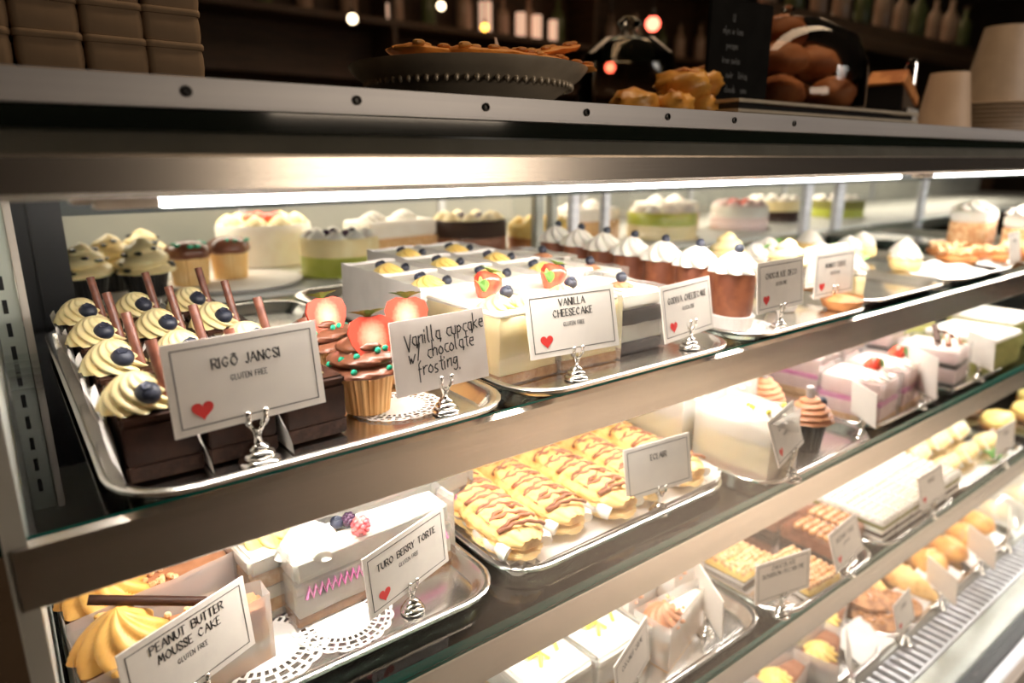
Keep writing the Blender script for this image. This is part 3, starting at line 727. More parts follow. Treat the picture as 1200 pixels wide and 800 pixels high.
for i, (x, y) in enumerate(((2.92, 1.22), (3.08, 1.30), (3.0, 1.50), (3.22, 1.55), (3.12, 1.75))):
    puff((x, y, ZT+.01), .4*i, 'cream puff with whipped cream, %s of five on the top shelf' % ['leftmost', 'second', 'third', 'fourth', 'rearmost'][i], scale=1.15)
b = gridsheet(lambda u, v: (u*.42, v*.20, .012+.022*noise.noise(Vector((u*3, v*3, 1)))+.02*v), 14, 8); o = mk('paper_sheet', b, G['paper'], loc=(2.86, 1.04, ZT), smooth=60); tag(o, 'crumpled white paper sheet in front of the cream puffs', 'paper')
b = gridsheet(lambda u, v: (u*.40, v*.18, .012+.022*noise.noise(Vector((u*3+4, v*3, 1)))+.02*v), 14, 8); o = mk('paper_sheet', b, G['paper'], loc=(3.40, 1.04, ZT-.004), smooth=60); tag(o, 'crumpled white paper sheet at the right end of the puff tray', 'paper')
nutp = Proto(lambda label, cat, loc, rz, g: nut_fn(label, cat, loc, rz, g), 'pastry', 'round nut pastries')
def nut_fn(label, cat, loc, rz, g):
    t = thing('nut_pastry', label, cat, loc, rz, g)
    mk('base', B().lathe([(.055, 0), (.07, .02), (.066, .03), (.02, .036)], 20), G['bun'], t)
    b = B(); rnd = random.Random(2)
    for i in range(22):
        a, r = rnd.uniform(0, 6.28), .058*math.sqrt(rnd.random()); b.ball((r*cos(a), r*sin(a), .040+.012*rnd.random()), (.016, .012, .012), 6, 4)
    mk('nut_topping', b, G['nuts'], t); return t
for i, (x, y) in enumerate(((3.42, 1.22), (3.60, 1.16), (3.78, 1.10), (3.66, 1.36), (3.95, 1.16))):
    nutp((x, y, ZT+.006), i, 'round pastry with chopped nuts, %s on the top shelf towards the right' % ['first', 'second', 'third', 'one behind', 'fourth'][i], scale=1.2)
tray(3.95, 4.75, 1.03, 2.2, Z1, 'aluminium tray with tall cream cakes at the right of the top shelf')
tall = Proto(slice_fn(.22, .18, .19, [(.12, 'bun', 'base'), (.55, 'nuts', 'praline_cake'), (.33, 'white_cream', 'cream_top')], cream=[(-.04, 0, .09, .06, 's')], wrap_m=None), 'cake', 'tall cream cakes on the top shelf')
for i, (x, y) in enumerate(((4.15, 1.18), (4.45, 1.20), (4.3, 1.48))):
    tall((x, y, ZT), .1, 'tall nutty cake under whipped cream, %s at the right end of the top shelf' % ['nearest', 'rightmost', 'rear'][i])

# signs of shelf 1
sign(.282, 1.025, -.390, .09, .13, ['RIGô JANCSI'], 'GLUTEN FREE', 'white name card RIGÓ JANCSI with a red heart', ZT)
sign(.632, 1.038, -.412, .04, .14, ['Vanilla cupcake', 'w/ chocolate', 'frosting.'], None, 'handwritten card for the vanilla cupcake with chocolate frosting', ZT, heart=False, border=False, w=.205, h=.135, hand=True)
sign(.965, 1.040, -.404, -.10, .22, ['VANILLA', 'CHEESECAKE'], 'GLUTEN FREE', 'white name card VANILLA CHEESECAKE with a red heart', ZT)
sign(1.360, 1.050, -.430, .15, .18, ['GODIVA CHEESECAKE'], 'GLUTEN FREE', 'name card for the chocolate-layer cheesecake, heart partly rubbed off', ZT)
sign(1.715, 1.025, -.405, .03, .10, ['CHOCOLATE DECO'], 'GLUTEN FREE', 'tall-standing name card in front of the brown dome cakes', ZT)
sign(2.10, 1.080, -.420, .0, .05, ['MANGO TORTE'], 'GLUTEN FREE', 'blurred name card leaning in front of another card', ZT)
card((2.25, 1.19, -.42), -.05, .05, ['LEMON'], None, 'blank-looking pale card standing behind the blurred heart card', heart=False)
card((3.55, 1.035, -.44), .1, .2, ['PRALINE'], None, 'grey-looking small card beside the nut pastries', heart=False, w=.19, h=.13)

# ------------------------------------------------------------ SHELF 2
Z2 = SH[1]+.001; ZT = Z2+.0065
tray(-.012, .79, 1.045, 2.015, Z2, 'aluminium tray under the peanut butter slices and berry tortes, middle shelf far left')
tray(.805, 1.625, 1.050, 2.1, Z2, 'flat aluminium tray full of eclairs on the middle shelf')
tray(1.64, 2.31, .965, 1.95, Z2, 'shiny tray with boxed white cakes and the black-cased cupcake, middle shelf')
tray(2.33, 2.95, 1.0, 1.95, Z2, 'tray under the pink mousse slices on the middle shelf')
tray(2.97, 3.60, 1.0, 1.95, Z2, 'tray under the chocolate-decorated slice on the middle shelf')
doily(.30, 1.205, ZT, .12, 'lace doily showing left of the berry torte slices'); doily(.46, 1.185, ZT+.002, .10, 'lace doily under the nearest berry torte slice')
def pb_top(t, z):
    mk('chocolate_stick', B().tube([(-.12, .035, z+.088), (.050, -.012, z+.036)], .0085, 12), G['choc'], t)
    b = B(); rnd = random.Random(4)
    for i in range(16): b.ball((.0+rnd.uniform(-.02, .04), rnd.uniform(-.04, .04), z+.006), .007, 6, 4)
    mk('chopped_nuts', b, G['nuts'], t)
pb = Proto(slice_fn(.30, .145, .125, [(.2, 'sponge', 'sponge'), (.2, 'white_cream', 'cream_layer'), (.2, 'sponge', 'sponge'), (.40, 'mocha', 'peanut_mousse')], taper=.35, cream=[(-.085, 0, .066, .078, 's')], cream_m='orange_cream', topping=pb_top, wrap_m='cloudy', wrap_h=1.12, wname='paper_wrap'), 'cake', 'peanut butter mousse slices with orange cream')
pb((.155, 1.185, ZT), .02, 'peanut butter mousse slice with orange cream rosette and chocolate stick, nearest the case corner')
pb((.150, 1.370, ZT), .05, 'peanut butter mousse slice with orange rosette, second back from the corner')
pb((.16, 1.56, ZT), .05, 'peanut butter mousse slice with orange rosette, rearmost, mostly behind the shelf rail')
def pb2_top(t, z):
    mk('chocolate_stick', B().tube([(-.10, -.02, z+.015), (.02, .04, z+.055)], .0085, 12), G['choc_stick'], t)
pb2 = Proto(slice_fn(.16, .24, .150, [(.10, 'white_cream', 'cream_layer'), (.2, 'sponge', 'sponge'), (.2, 'white_cream', 'cream_layer'), (.2, 'sponge', 'sponge'), (.30, 'white_cream', 'cream_top')], cream=[(0, -.04, .062, .045, 's')], cream_m='yellow_cream', topping=pb2_top, wrap_m='acetate', wrap_h=1.05), 'cake', 'layered sponge slices with yellow cream')
pb2((.375, 1.40, ZT), .10, 'layered sponge slice with yellow cream and chocolate stick, behind the peanut butter card')
def torte_top(t, z):
    swirl_o = mk('cream_rosette', wrinkle(swirl(B(), (-.135, -.0, z-.018), .060, .070, k=7, amp=.12, tw=.8), .006, 16), G['white_cream'], t, smooth=75)
    raspberry((-.035, -.042, z+.020), .021, t); raspberry((-.045, -.006, z+.022), .016, t, 'blackberry', 'blackberry'); bb_obj((-.068, .004, z+.020), .015, t)
torte = Proto(slice_fn(.385, .125, .150, [(.14, 'crust', 'crust'), (.34, 'white_cream', 'cream_layer'), (.16, 'white_cream', 'sponge'), (.36, 'white_cream', 'cream_top')], taper=.72, topping=torte_top, squiggle='pink', wrap_m='acetate', wrap_h=1.16), 'cake', 'white berry torte slices with pink icing band')
torte((.565, 1.275, ZT), .03, 'white berry torte slice with raspberry and pink icing band, behind the torte name card')
torte((.705, 1.402, ZT), .03, 'white berry torte slice with raspberry, second behind the torte name card')
torte((.70, 1.56, ZT), .03, 'white berry torte slice, rearmost, mostly behind the shelf rail')
pb((.17, 1.93, ZT), .05, 'peanut butter slice with orange rosette glimpsed through the upper glass shelf, far left')
ecl = Proto(eclair_fn, 'eclair', 'cream eclairs drizzled with chocolate')
paper_under(.835, 1.595, 1.085, 2.05, ZT-.001, 'white paper lining the eclair tray')
def rim(u, v):
    a = 2*pi*u; q = rr(.76+.06*v, .96+.05*v, .09, 0, 11)[int(round(u*48)) % 48]
    return (q[0]+.004*sin(a*31), q[1]+.004*cos(a*27), .004+.030*v+.006*sin(a*23)*v)
o = mk('crinkled_paper', gridsheet(rim, 48, 3), G['paper'], loc=(1.215, 1.570, ZT+.001), smooth=60); tag(o, 'crinkled white paper rim standing up around the eclairs', 'paper')
for i, x in enumerate((.905, 1.055, 1.205, 1.355, 1.505)):
    ecl((x+.0, 1.325+.01*(i % 2), ZT+.002), -.03+.05*((i*7) % 3-1), 'chocolate-drizzled cream eclair, %s from the left in the front row' % ['first', 'second', 'third', 'fourth', 'last'][i], scale=(1.06, 1.0, 1.08, 1.02, 1.05)[i])
for i, x in enumerate((.935, 1.085, 1.235, 1.385, 1.525)):
    ecl((x, 1.80, ZT+.004), .04*((i*5) % 3-1), 'chocolate-drizzled cream eclair, %s from the left in the back row' % ['first', 'second', 'third', 'fourth', 'last'][i])
# boxed white cakes
def box_top(t, z):
    b = B(); rnd = random.Random(8)
    for i in range(8): b.ball((rnd.uniform(-.05, .05), -.09+rnd.uniform(-.02, .08), z+.03), (.014, .006, .008), 6, 4)
    mk('lemon_zest', b, G['lemon'], t)
bx = Proto(slice_fn(.17, .24, .175, [(.12, 'crust', 'crust'), (.5, 'cheese', 'filling'), (.38, 'white_cream', 'cream_top')], cream=[(0, -.05, .07, .045, 's')], cream_m='white_cream', topping=box_top, wrap_m='cloudy', wrap_h=1.12), 'cake', 'white lemon cakes in cloudy wraps')
bx((1.775, 1.135, ZT), .1, 'white lemon cake in a cloudy wrap, directly left of its narrow tilted card')
bx((1.735, 1.42, ZT), .1, 'white lemon cake in a cloudy wrap, behind the nearest one beside the eclairs')
bx((1.95, 1.40, ZT), .1, 'white lemon cake in a cloudy wrap, behind the black-cased cupcake')
bx((1.90, 1.68, ZT), .1, 'white lemon cake in a cloudy wrap, rearmost on the shiny tray')
cc = cupcake_fn('mocha', 'dark_wrapper', 'sticks', r=.052, fr=.068, hh=.105, fh=.085, turns=5.0, leaves=False)
cc('black-cased cupcake with mocha cream and grey chocolate on top', 'cupcake', (2.055, 1.085, ZT), .2, 'black-cased mocha cupcakes')
dup([o for o in COL.objects if o.get('label', '').startswith('black-cased cupcake')][0], (2.12, 1.30, ZT), 1.0, 'black-cased mocha cupcake standing behind the nearest black-cased one', 'black-cased mocha cupcakes')
def pink_top(t, z):
    strawberry((-.02, -.04, z+.045), t, .8, half=False, rx=1.2)
pk = Proto(slice_fn(.17, .22, .165, [(.15, 'sponge', 'sponge'), (.3, 'pink_cream', 'pink_mousse'), (.1, 'pink', 'jelly_line'), (.45, 'pink_cream', 'pink_mousse')], cream=[(-.02, -.05, .055, .040, 's')], cream_m='white_cream', topping=pink_top, wrap_m='acetate', wrap_h=1.1), 'cake', 'pink mousse slices with strawberry')
pk((2.47, 1.13, ZT), .1, 'pink mousse slice with cream and strawberry, nearest, right of the mocha cupcake')
pk((2.70, 1.15, ZT), .1, 'pink mousse slice with cream and strawberry, right one at the front')
pk((2.60, 1.42, ZT), .1, 'pink mousse slice with cream and strawberry, left one at the back')
pk((2.84, 1.44, ZT), .1, 'pink mousse slice with cream and strawberry, right one at the back')
def curls(t, z):
    for k, (a, bq) in enumerate((((-.05, -.06, z+.01), (.03, -.02, z+.05)), ((.05, -.07, z+.012), (-.02, .0, z+.06)), ((0, -.09, z+.01), (.05, -.04, z+.03)), ((-.06, -.02, z+.02), (.02, .02, z+.07)))):
        mk('chocolate_curl', B().tube([a, ((a[0]+bq[0])/2, (a[1]+bq[1])/2, (a[2]+bq[2])/2+.01), bq], .013, 8, .5), G['choc' if k % 2 else 'milk'], t)
cu = Proto(slice_fn(.18, .22, .175, [(.2, 'choc_cake', 'sponge'), (.35, 'pink_cream', 'mousse'), (.1, 'choc', 'chocolate_line'), (.35, 'pink_cream', 'mousse')], cream=[(.01, -.05, .05, .03, 's')], cream_m='white_cream', topping=curls, wrap_m='acetate', wrap_h=1.08), 'cake', 'slices topped with chocolate curls')
cu((3.10, 1.13, ZT), .1, 'mousse slice topped with chocolate curls, at the right part of the middle shelf')
cu((3.16, 1.42, ZT), .1, 'mousse slice topped with chocolate curls, behind the nearer curl-topped one')
ol = Proto(slice_fn(.34, .30, .15, [(.85, 'olive', 'pistachio_cake'), (.15, 'white_cream', 'cream_top')], wrap_m=None), 'cake', 'green cakes with thick white top')
ol((3.62, 1.17, ZT), 0, 'large green pistachio cake with thick white top, right end of the middle shelf')
ol((3.62, 1.55, ZT), 0, 'large green pistachio cake behind the first one at the right end')
ol((4.10, 1.25, ZT), 0, 'green cake cut at the far right edge of the middle shelf')
for k, (x, y, s) in enumerate(((4.55, 1.2, 1.3), (4.9, 1.25, 1.3), (5.2, 1.2, 1.3))):
    nutp((x, y, Z2+.004), k, 'round nut pastry far right on the middle shelf, %s' % ['first', 'second', 'third'][k], scale=s, group='round nut pastries, middle shelf')
# signs of shelf 2
sign(.163, 1.09, -.862, .42, .10, ['PEANUT BUTTER', 'MOUSSE CAKE'], 'GLUTEN FREE', 'white name card PEANUT BUTTER MOUSSE CAKE', ZT, heart=False)
sign(.590, 1.125, -.875, .30, .05, ['TURO BERRY TORTE'], 'GLUTEN FREE', 'name card TURO BERRY TORTE with a red heart', ZT, roll=-.05)
sign(1.325, 1.085, -.862, -.10, .18, ['ECLAIR'], None, 'name card ECLAIR standing at the tray rim', ZT, heart=False)
sign(1.790, .985, -.850, .25, .34, ['LEMON CAKE'], 'GLUTEN FREE', 'narrow-looking tilted card at the boxed white cakes', ZT)
sign(2.27, 1.01, -.862, .95, .1, ['MOCHA'], None, 'edge-on card at the corner of the shiny tray', ZT, heart=False, w=.16, h=.12)
sign(2.74, 1.02, -.862, .95, .1, ['STRAWBERRY'], None, 'edge-on card beside the pink mousse slices', ZT, heart=False, w=.18, h=.16)
sign(3.30, 1.02, -.862, .9, .1, ['TORTE'], None, 'edge-on card right of the curl-topped slices', ZT, heart=False, w=.18)

# ------------------------------------------------------------ SHELF 3
Z3 = SH[2]+.001; ZT = Z3+.0065
tray(1.0, 1.80, .995, 1.95, Z3, 'deep aluminium tray at the bottom centre under the lemon cream cakes', h=.040)
tray(1.83, 2.48, .965, 1.8, Z3, 'aluminium tray with the nut bars and bourbon pecan card, lower shelf')
tray(2.50, 3.20, .965, 1.8, Z3, 'aluminium tray under the white layered squares, lower shelf')
tray(3.22, 4.10, .985, 1.8, Z3, 'aluminium tray with pale rolls on green leaves, lower shelf')
def coco_top(t, z):
    for k, (x0, y0, a) in enumerate(((-.03, -.05, .9), (.01, -.04, 2.2), (.05, -.03, 1.2), (-.07, .02, .3))):
        mk('lemon_peel', B().tube([(x0, y0, z+.004), (x0+.03*cos(a), y0+.03*sin(a), z+.02), (x0+.06*cos(a+.3), y0+.06*sin(a+.3), z+.006)], .0055, 6, .6), G['lemon'], t)
cocof = slice_fn(.21, .24, .115, [(.16, 'sponge', 'sponge'), (.54, 'white_cream', 'cream_layer'), (.3, 'white_cream', 'cream_top')], cream=[(-.02, .05, .05, .03, 's')], cream_m='cream', topping=coco_top, wrap_m='acetate', wrap_h=1.08)
coco = Proto(cocof, 'cake', 'white cream cakes with lemon peel')
coco((1.03, 1.24, ZT), .05, 'white cream cake with lemon peel, leftmost at the bottom of the picture')
coco((1.245, 1.235, ZT), .02, 'white cream cake with lemon peel, behind the coconut creme card')
coco((1.03, 1.50, ZT), .05, 'white cream cake with lemon peel, left one of the back row, lower shelf')
coco((1.25, 1.50, ZT), .05, 'white cream cake with lemon peel, right one of the back row, lower shelf')
def mo_top(t, z):
    b = B(); rnd = random.Random(4)
    for i in range(18): b.ball((-.07+rnd.uniform(-.04, .06), rnd.uniform(-.04, .04), z+.006+.03*rnd.random()), .006, 6, 4)
    mk('chopped_nuts', b, G['nuts'], t)
mo = Proto(slice_fn(.26, .115, .120, [(.2, 'sponge', 'sponge'), (.2, 'white_cream', 'cream_layer'), (.2, 'sponge', 'sponge'), (.4, 'white_cream', 'cream_top')], taper=.3, cream=[(-.075, 0, .052, .050, 's')], cream_m='mocha', topping=mo_top, wrap_m='cloudy', wrap_h=1.22, wname='paper_wrap'), 'cake', 'wedges with mocha rosettes in paper wraps')
mo((1.500, 1.135, ZT), .12, 'wrapped cream wedge with piped mocha rosette, nearest, left of the edge-on card')
mo((1.49, 1.290, ZT), .12, 'wrapped cream wedge with mocha rosette, second, just under the shelf rail')
mo((1.70, 1.29, ZT), .12, 'wrapped cream wedge with nut-sprinkled mocha rosette, right one')
mo((1.68, 1.42, ZT), .12, 'wrapped cream wedge with mocha rosette, rear one')
def bar_fn(label, cat, loc, rz, g):
    t = thing('nut_bar', label, cat, loc, rz, g); w, d, h = .19, .20, .055
    mk('crust', wrinkle(B().box(-w/2, w/2, -d/2, d/2, 0, h*.35), .003, 20), G['choc'], t, bevel=.004)
    mk('pecan_filling', B().box(-w/2+.002, w/2-.002, -d/2+.002, d/2-.002, h*.35, h*.85), G['yellow_cream'], t, bevel=.004)
    b = B(); rnd = random.Random(3)
    for i in range(9):
        for j in range(9): b.ball((-w/2+.012+i*.0207+rnd.uniform(-.004, .004), -d/2+.012+j*.022+rnd.uniform(-.004, .004), h*.88+rnd.uniform(0, .006)), (.014, .011, .010), 6, 4)
    mk('nut_topping', b, G['nuts'], t, smooth=70)
    mk('paper_liner', B().lathe([(.13, 0), (.15, .028)], 4, fn=None, caps=False).xf(Matrix.Rotation(pi/4, 4, 'Z')), G['paper'], t, smooth=0)
    return t
nb = Proto(bar_fn, 'pastry', 'square nut-topped bars')
nb((1.985, 1.265, ZT), .05, 'nut-topped golden bar left of the bourbon pecan card')
nb((2.10, 1.075, ZT), -.05, 'nut-topped golden bar directly behind the bourbon pecan card')
nb((2.05, 1.50, ZT), .05, 'nut-topped golden bar at the back of its tray')
def hz_fn(label, cat, loc, rz, g):
    t = thing('hazelnut_square', label, cat, loc, rz, g); w, d, h = .125, .22, .085
    mk('cake_base', B().box(-w/2, w/2, -d/2, d/2, 0, h*.35), G['choc_cake'], t, bevel=.003)
    mk('milk_chocolate_layer', B().box(-w/2, w/2, -d/2, d/2, h*.35, h), G['choc_frost'], t, bevel=.006)
    for i in range(4):
        for j in range(5): mk('hazelnut', B().ball((-w/2+.022+i*.027+.004*(j % 2), -d/2+.045+j*.030, h+.010), (.0165, .0155, .014), 10, 7), G['hazel'], t, smooth=70)
    return t
hz = Proto(hz_fn, 'cake', 'milk chocolate squares with hazelnuts')
hz((2.320, 1.145, ZT), .0, 'milk chocolate square covered in hazelnuts, nearest, behind its name card')
hz((2.455, 1.165, ZT), .0, 'milk chocolate square covered in hazelnuts, right of the nearest')
hz((2.32, 1.385, ZT), .0, 'milk chocolate square with hazelnuts, rear left')
hz((2.46, 1.40, ZT), .0, 'milk chocolate square with hazelnuts, rear right')
def mf_fn(label, cat, loc, rz, g):
    t = thing('layered_square', label, cat, loc, rz, g); w, d, h = .115, .17, .10
    ms = ['choc_cake', 'white_cream', 'choc_cake', 'white_cream', 'olive', 'white_cream']
    for i, m in enumerate(ms): mk('cake_layer' if i % 2 == 0 else 'cream_layer', wrinkle(B().box(-w/2, w/2, -d/2, d/2, h*i/6, h*(i+1)/6), .0015, 30, i), G[m], t, bevel=.003)
    b = B(); rnd = random.Random(1)
    for i in range(4):
        for j in range(6): b.ball((-w/2+.015+i*.028, -d/2+.014+j*.028, h), (.0155, .0155, .017), 8, 5)
    mk('piped_cream', b, G['white_cream'], t, smooth=70)
    b = B()
    for i in range(4):
        for j in range(6): b.ball((-w/2+.015+i*.028+.004, -d/2+.014+j*.028, h+.0150), (.0085, .0065, .005), 6, 4)
    mk('orange_crumbs', b, G['hazel'], t); return t
mf = Proto(mf_fn, 'cake', 'layered squares with piped white cream')
k = 0
for j in range(4):
    for i in range(6):
        mf((2.60+.122*i, 1.085+.178*j, ZT), 0, 'layered square with piped white cream dots, %s row, %s from the left' % (['front', 'second', 'third', 'back'][j], ['first', 'second', 'third', 'fourth', 'fifth', 'last'][i]))
def roll_fn(label, cat, loc, rz, g):
    t = thing('pastry_roll', label, cat, loc, rz, g)
    mk('roll', B().ball((0, 0, .04), (.11, .05, .042), 18, 12, .12, 2.5, 4).xf(Matrix.Identity(4)), G['pastry_pale'], t, smooth=70)
    b = B()
    for i in range(5): b.tube([(-.08+.04*i, -.046, .03), (-.075+.04*i, 0, .085), (-.07+.04*i, .046, .03)], .006, 6)
    mk('icing_lines', b, G['white_cream'], t); return t
ro = Proto(roll_fn, 'pastry', 'pale iced pastry rolls')
for k, (x, y, z, a) in enumerate(((3.42, 1.12, 0, 0), (3.66, 1.12, 0, .1), (3.90, 1.12, 0, 0), (3.45, 1.26, 0, .1), (3.70, 1.27, 0, 0), (3.94, 1.27, 0, .1), (3.50, 1.42, 0, 0), (3.76, 1.42, 0, 0), (4.0, 1.42, 0, 0))):
    ro((x, y, ZT+.002), a, 'pale iced pastry roll, %s row, %s' % (['front', 'second', 'third'][k//3], ['left', 'middle', 'right'][k % 3]))
b = B(); rnd = random.Random(6)
for i in range(14): leaf(b, (rnd.uniform(-.03, .03), rnd.uniform(-.02, .02), .01), (rnd.uniform(-1, 1), rnd.uniform(-1, 1), .7), .06, .03)
o = mk('parsley_sprig', b, G['green'], loc=(3.80, 1.03, ZT)); tag(o, 'green leafy sprig beside the pale pastry rolls', 'garnish')
cz = Proto(lambda l, c, loc, rz, g: (lambda t: (mk('body', wrinkle(B().ball((0, 0, .045), (.12, .08, .045), 18, 10, .15, 2, 2), .004, 12), G['yellow_cream'], t, smooth=70), mk('base', B().lathe([(.075, 0), (.085, .02), (.06, .03)], 18, sx=1.3), G['bun'], t), t)[-1])(thing('custard_pastry', l, c, loc, rz, g)), 'pastry', 'glossy yellow custard pastries')
for k, (x, y) in enumerate(((4.32, 1.2), (4.62, 1.15), (4.5, 1.42), (4.9, 1.2))):
    cz((x, y, Z3+.004), .2*k, 'glossy yellow custard pastry at the right end of the lower shelf, %s' % ['nearest', 'second', 'rear', 'farthest'][k])
# signs of shelf 3
sign(1.205, 1.035, -1.385, .38, .12, ['COCONUT CREME'], None, 'name card COCONUT CREME cut off by the bottom edge', ZT, heart=False)
sign(1.60, 1.095, -1.385, 1.02, .05, ['MOCHA TORTE'], 'GLUTEN FREE', 'nearly edge-on name card beside the mocha wedges', ZT)
sign(1.870, 1.005, -1.378, -.22, .10, ['CHOCOLATE', 'BOURBON PECAN PIE'], None, 'name card CHOCOLATE BOURBON PECAN PIE', ZT, heart=False)
sign(2.27, .985, -1.392, .10, .33, ['HAZELNUT TORTE'], 'GLUTEN FREE', 'tilted name card with heart in front of the hazelnut squares', ZT)
sign(2.95, .985, -1.385, .0, .25, ['KREMES'], None, 'name card with tiny heart before the layered squares', ZT)
sign(3.75, .99, -1.375, .0, .1, ['PASTRY'], None, 'grey-looking card in front of the pale rolls', ZT, heart=False)

# ------------------------------------------------------------ DECK
Z4 = -2.049; ZT = Z4+.0065
tray(1.95, 2.80, 1.0, 1.8, Z4, 'tray under the wrapped cream and chocolate slices at the bottom deck')
tray(2.83, 3.40, 1.0, 1.8, Z4, 'tray under the cookies and golden turnovers at the bottom deck')
tray(3.43, 4.35, 1.0, 1.8, Z4, 'tray of golden buns at the right of the bottom deck')
dk = Proto(slice_fn(.24, .16, .11, [(.3, 'choc_cake', 'sponge'), (.3, 'white_cream', 'cream_layer'), (.4, 'milk', 'chocolate_mousse')], taper=.4, cream=[(-.05, 0, .055, .05, 's')], cream_m='yellow_cream', wrap_m='cloudy', wrap_h=1.25, wname='paper_wrap'), 'cake', 'chocolate and cream slices on the bottom deck')
for k, (x, y) in enumerate(((2.18, 1.13), (2.22, 1.33), (2.46, 1.12), (2.48, 1.33), (2.68, 1.22), (2.70, 1.42), (2.30, 1.52))):
    dk((x, y, ZT), .12*(k % 3), 'wrapped chocolate slice with yellow cream on the bottom deck, %s' % ['nearest left', 'second left', 'front middle', 'rear middle', 'front right', 'rear right', 'rear left'][k])
cks = Proto(lambda l, c, loc, rz, g: (lambda t: (mk('cookie_body', wrinkle(B().lathe([(.05, 0), (.085, .008), (.09, .022), (.06, .036), (.02, .040)], 22), .006, 16), G['cookie'], t, smooth=60), mk('crumbs', (lambda b, r: [b.ball((r.uniform(-.055, .055), r.uniform(-.055, .055), .038), .011, 6, 4) for i in range(12)] and b)(B(), random.Random(9)), G['hazel'], t), t)[-1])(thing('cookie', l, c, loc, rz, g)), 'cookie', 'brown nut cookies on the bottom deck')
kk = 0
for (x, y, z) in ((2.93, 1.13, 0), (3.05, 1.26, 0), (2.92, 1.33, 0), (3.10, 1.10, .02), (2.98, 1.20, .05), (2.90, 1.48, 0), (3.04, 1.44, .0)):
    cks((x, y, ZT+z), kk*.7, 'brown nut cookie on the bottom deck, %s of the heap' % ['left front', 'middle', 'left middle', 'right front', 'topmost', 'left rear', 'right rear'][kk], scale=1.1); kk += 1
def turn_fn(label, cat, loc, rz, g):
    t = thing('turnover', label, cat, loc, rz, g); L = []; n = 18
    for i in range(15):
        q = i/14; e = sin(pi*q)**.7+.05; l = []
        for j in range(n):
            a = 2*pi*j/n; r_ = 1+.10*abs(sin(7*pi*q)); l.append((-.14+.28*q, .055*e*cos(a)*r_+.05*sin(pi*q)-.03, max(0, .045*e*r_*(sin(a)+.9))))
        L.append(l)
    mk('pastry', B().loft(L), G['pastry'], t, smooth=65); return t
tu = Proto(turn_fn, 'pastry', 'golden turnovers on the bottom deck')
for k, (x, y, a) in enumerate(((3.16, 1.33, 1.3), (3.31, 1.17, 1.3), (3.33, 1.56, 1.3), (3.13, 1.68, 1.3))):
    tu((x, y, ZT+.012), a, 'golden turnover on the bottom deck, %s' % ['left', 'front', 'right', 'rear'][k], scale=1.15)
def bun_fn(label, cat, loc, rz, g):
    t = thing('bun', label, cat, loc, rz, g)
    mk('crust', B().ball((0, 0, .05), (.10, .085, .055), 20, 12, .10, 2, 2), G['bunl'], t, smooth=70)
    mk('score_line', B().tube([(-.05, 0, .103), (0, .012, .110), (.05, 0, .103)], .006, 6), G['pastry_pale'], t); return t
G['bunl'] = mat('golden_bun', (.80, .40, .11), (.62, .24, .05), 25, .4, bump=.3, bscale=50)
bu = Proto(bun_fn, 'bun', 'golden buns on the bottom deck')
for k, (x, y) in enumerate(((3.56, 1.16), (3.77, 1.15), (3.58, 1.35), (3.79, 1.34), (3.98, 1.16), (4.0, 1.35), (3.60, 1.54), (3.81, 1.54), (4.19, 1.17))):
    bu((x, y, ZT), k*.9, 'golden bun on the bottom deck, %s' % ['front row first', 'front row second', 'second row first', 'second row second', 'front row third', 'second row third', 'rear first', 'rear second', 'front row last'][k])
bg = Proto(lambda l, c, loc, rz, g: (lambda t: (mk('bag_film', gridsheet(lambda u, v: (-.16+.32*u, -.15+.30*v, .015+.12*sin(pi*u)**.6*sin(pi*v)**.6+.012*noise.noise(Vector((u*5, v*5, 2)))), 14, 14), G['cloudy'], t, smooth=70), mk('roll', B().ball((0, 0, .045), (.13, .09, .045), 18, 10, .1), G['pastry_pale'], t, smooth=70), t)[-1])(thing('bagged_roll', l, c, loc, rz, g)), 'bagged roll', 'pastry rolls in clear bags')
for k, (x, y) in enumerate(((4.50, 1.18), (4.85, 1.15), (4.6, 1.48), (5.2, 1.2))):
    bg((x, y, Z4+.002), .1, 'pastry roll in a cloudy bag, %s at the right end of the bottom deck' % ['nearest', 'second', 'rear', 'farthest'][k])
b = gridsheet(lambda u, v: (u*.34, v*.16, .010+.020*noise.noise(Vector((u*3+7, v*3, 1)))+.03*v), 12, 6)
for k, (x, y) in enumerate(((2.60, 1.01), (2.98, .995), (3.32, 1.0), (3.75, 1.0))):
    o = mk('paper_liner_sheet', b, G['paper'], loc=(x, y, ZT+.004), rz=.05*k, smooth=60); tag(o, 'white greaseproof paper edge over the deck trays, %s' % ['below the large leaning card', 'beside the cookies', 'under the turnovers', 'in front of the buns'][k], 'paper')
sign(2.46, 1.0, -1.965, .50, .30, ['TRUFFLE CAKE'], 'GLUTEN FREE', 'large-looking leaning card on the bottom deck before the wrapped slices', ZT)
sign(2.90, .985, -1.965, .10, .30, ['COOKIES'], None, 'name card with tiny heart in front of the cookies', ZT, w=.20)
sign(3.28, 1.0, -1.965, 1.0, .1, ['TURNOVER'], None, 'edge-on card in front of the golden turnovers', ZT, heart=False, w=.2)
sign(3.75, 1.0, -1.965, .95, .1, ['BUNS'], None, 'edge-on card before the golden buns', ZT, heart=False, w=.2)
sign(4.10, .99, -1.965, .3, .1, ['ROLLS'], None, 'pale card at the right end of the deck', ZT, heart=False, w=.2)

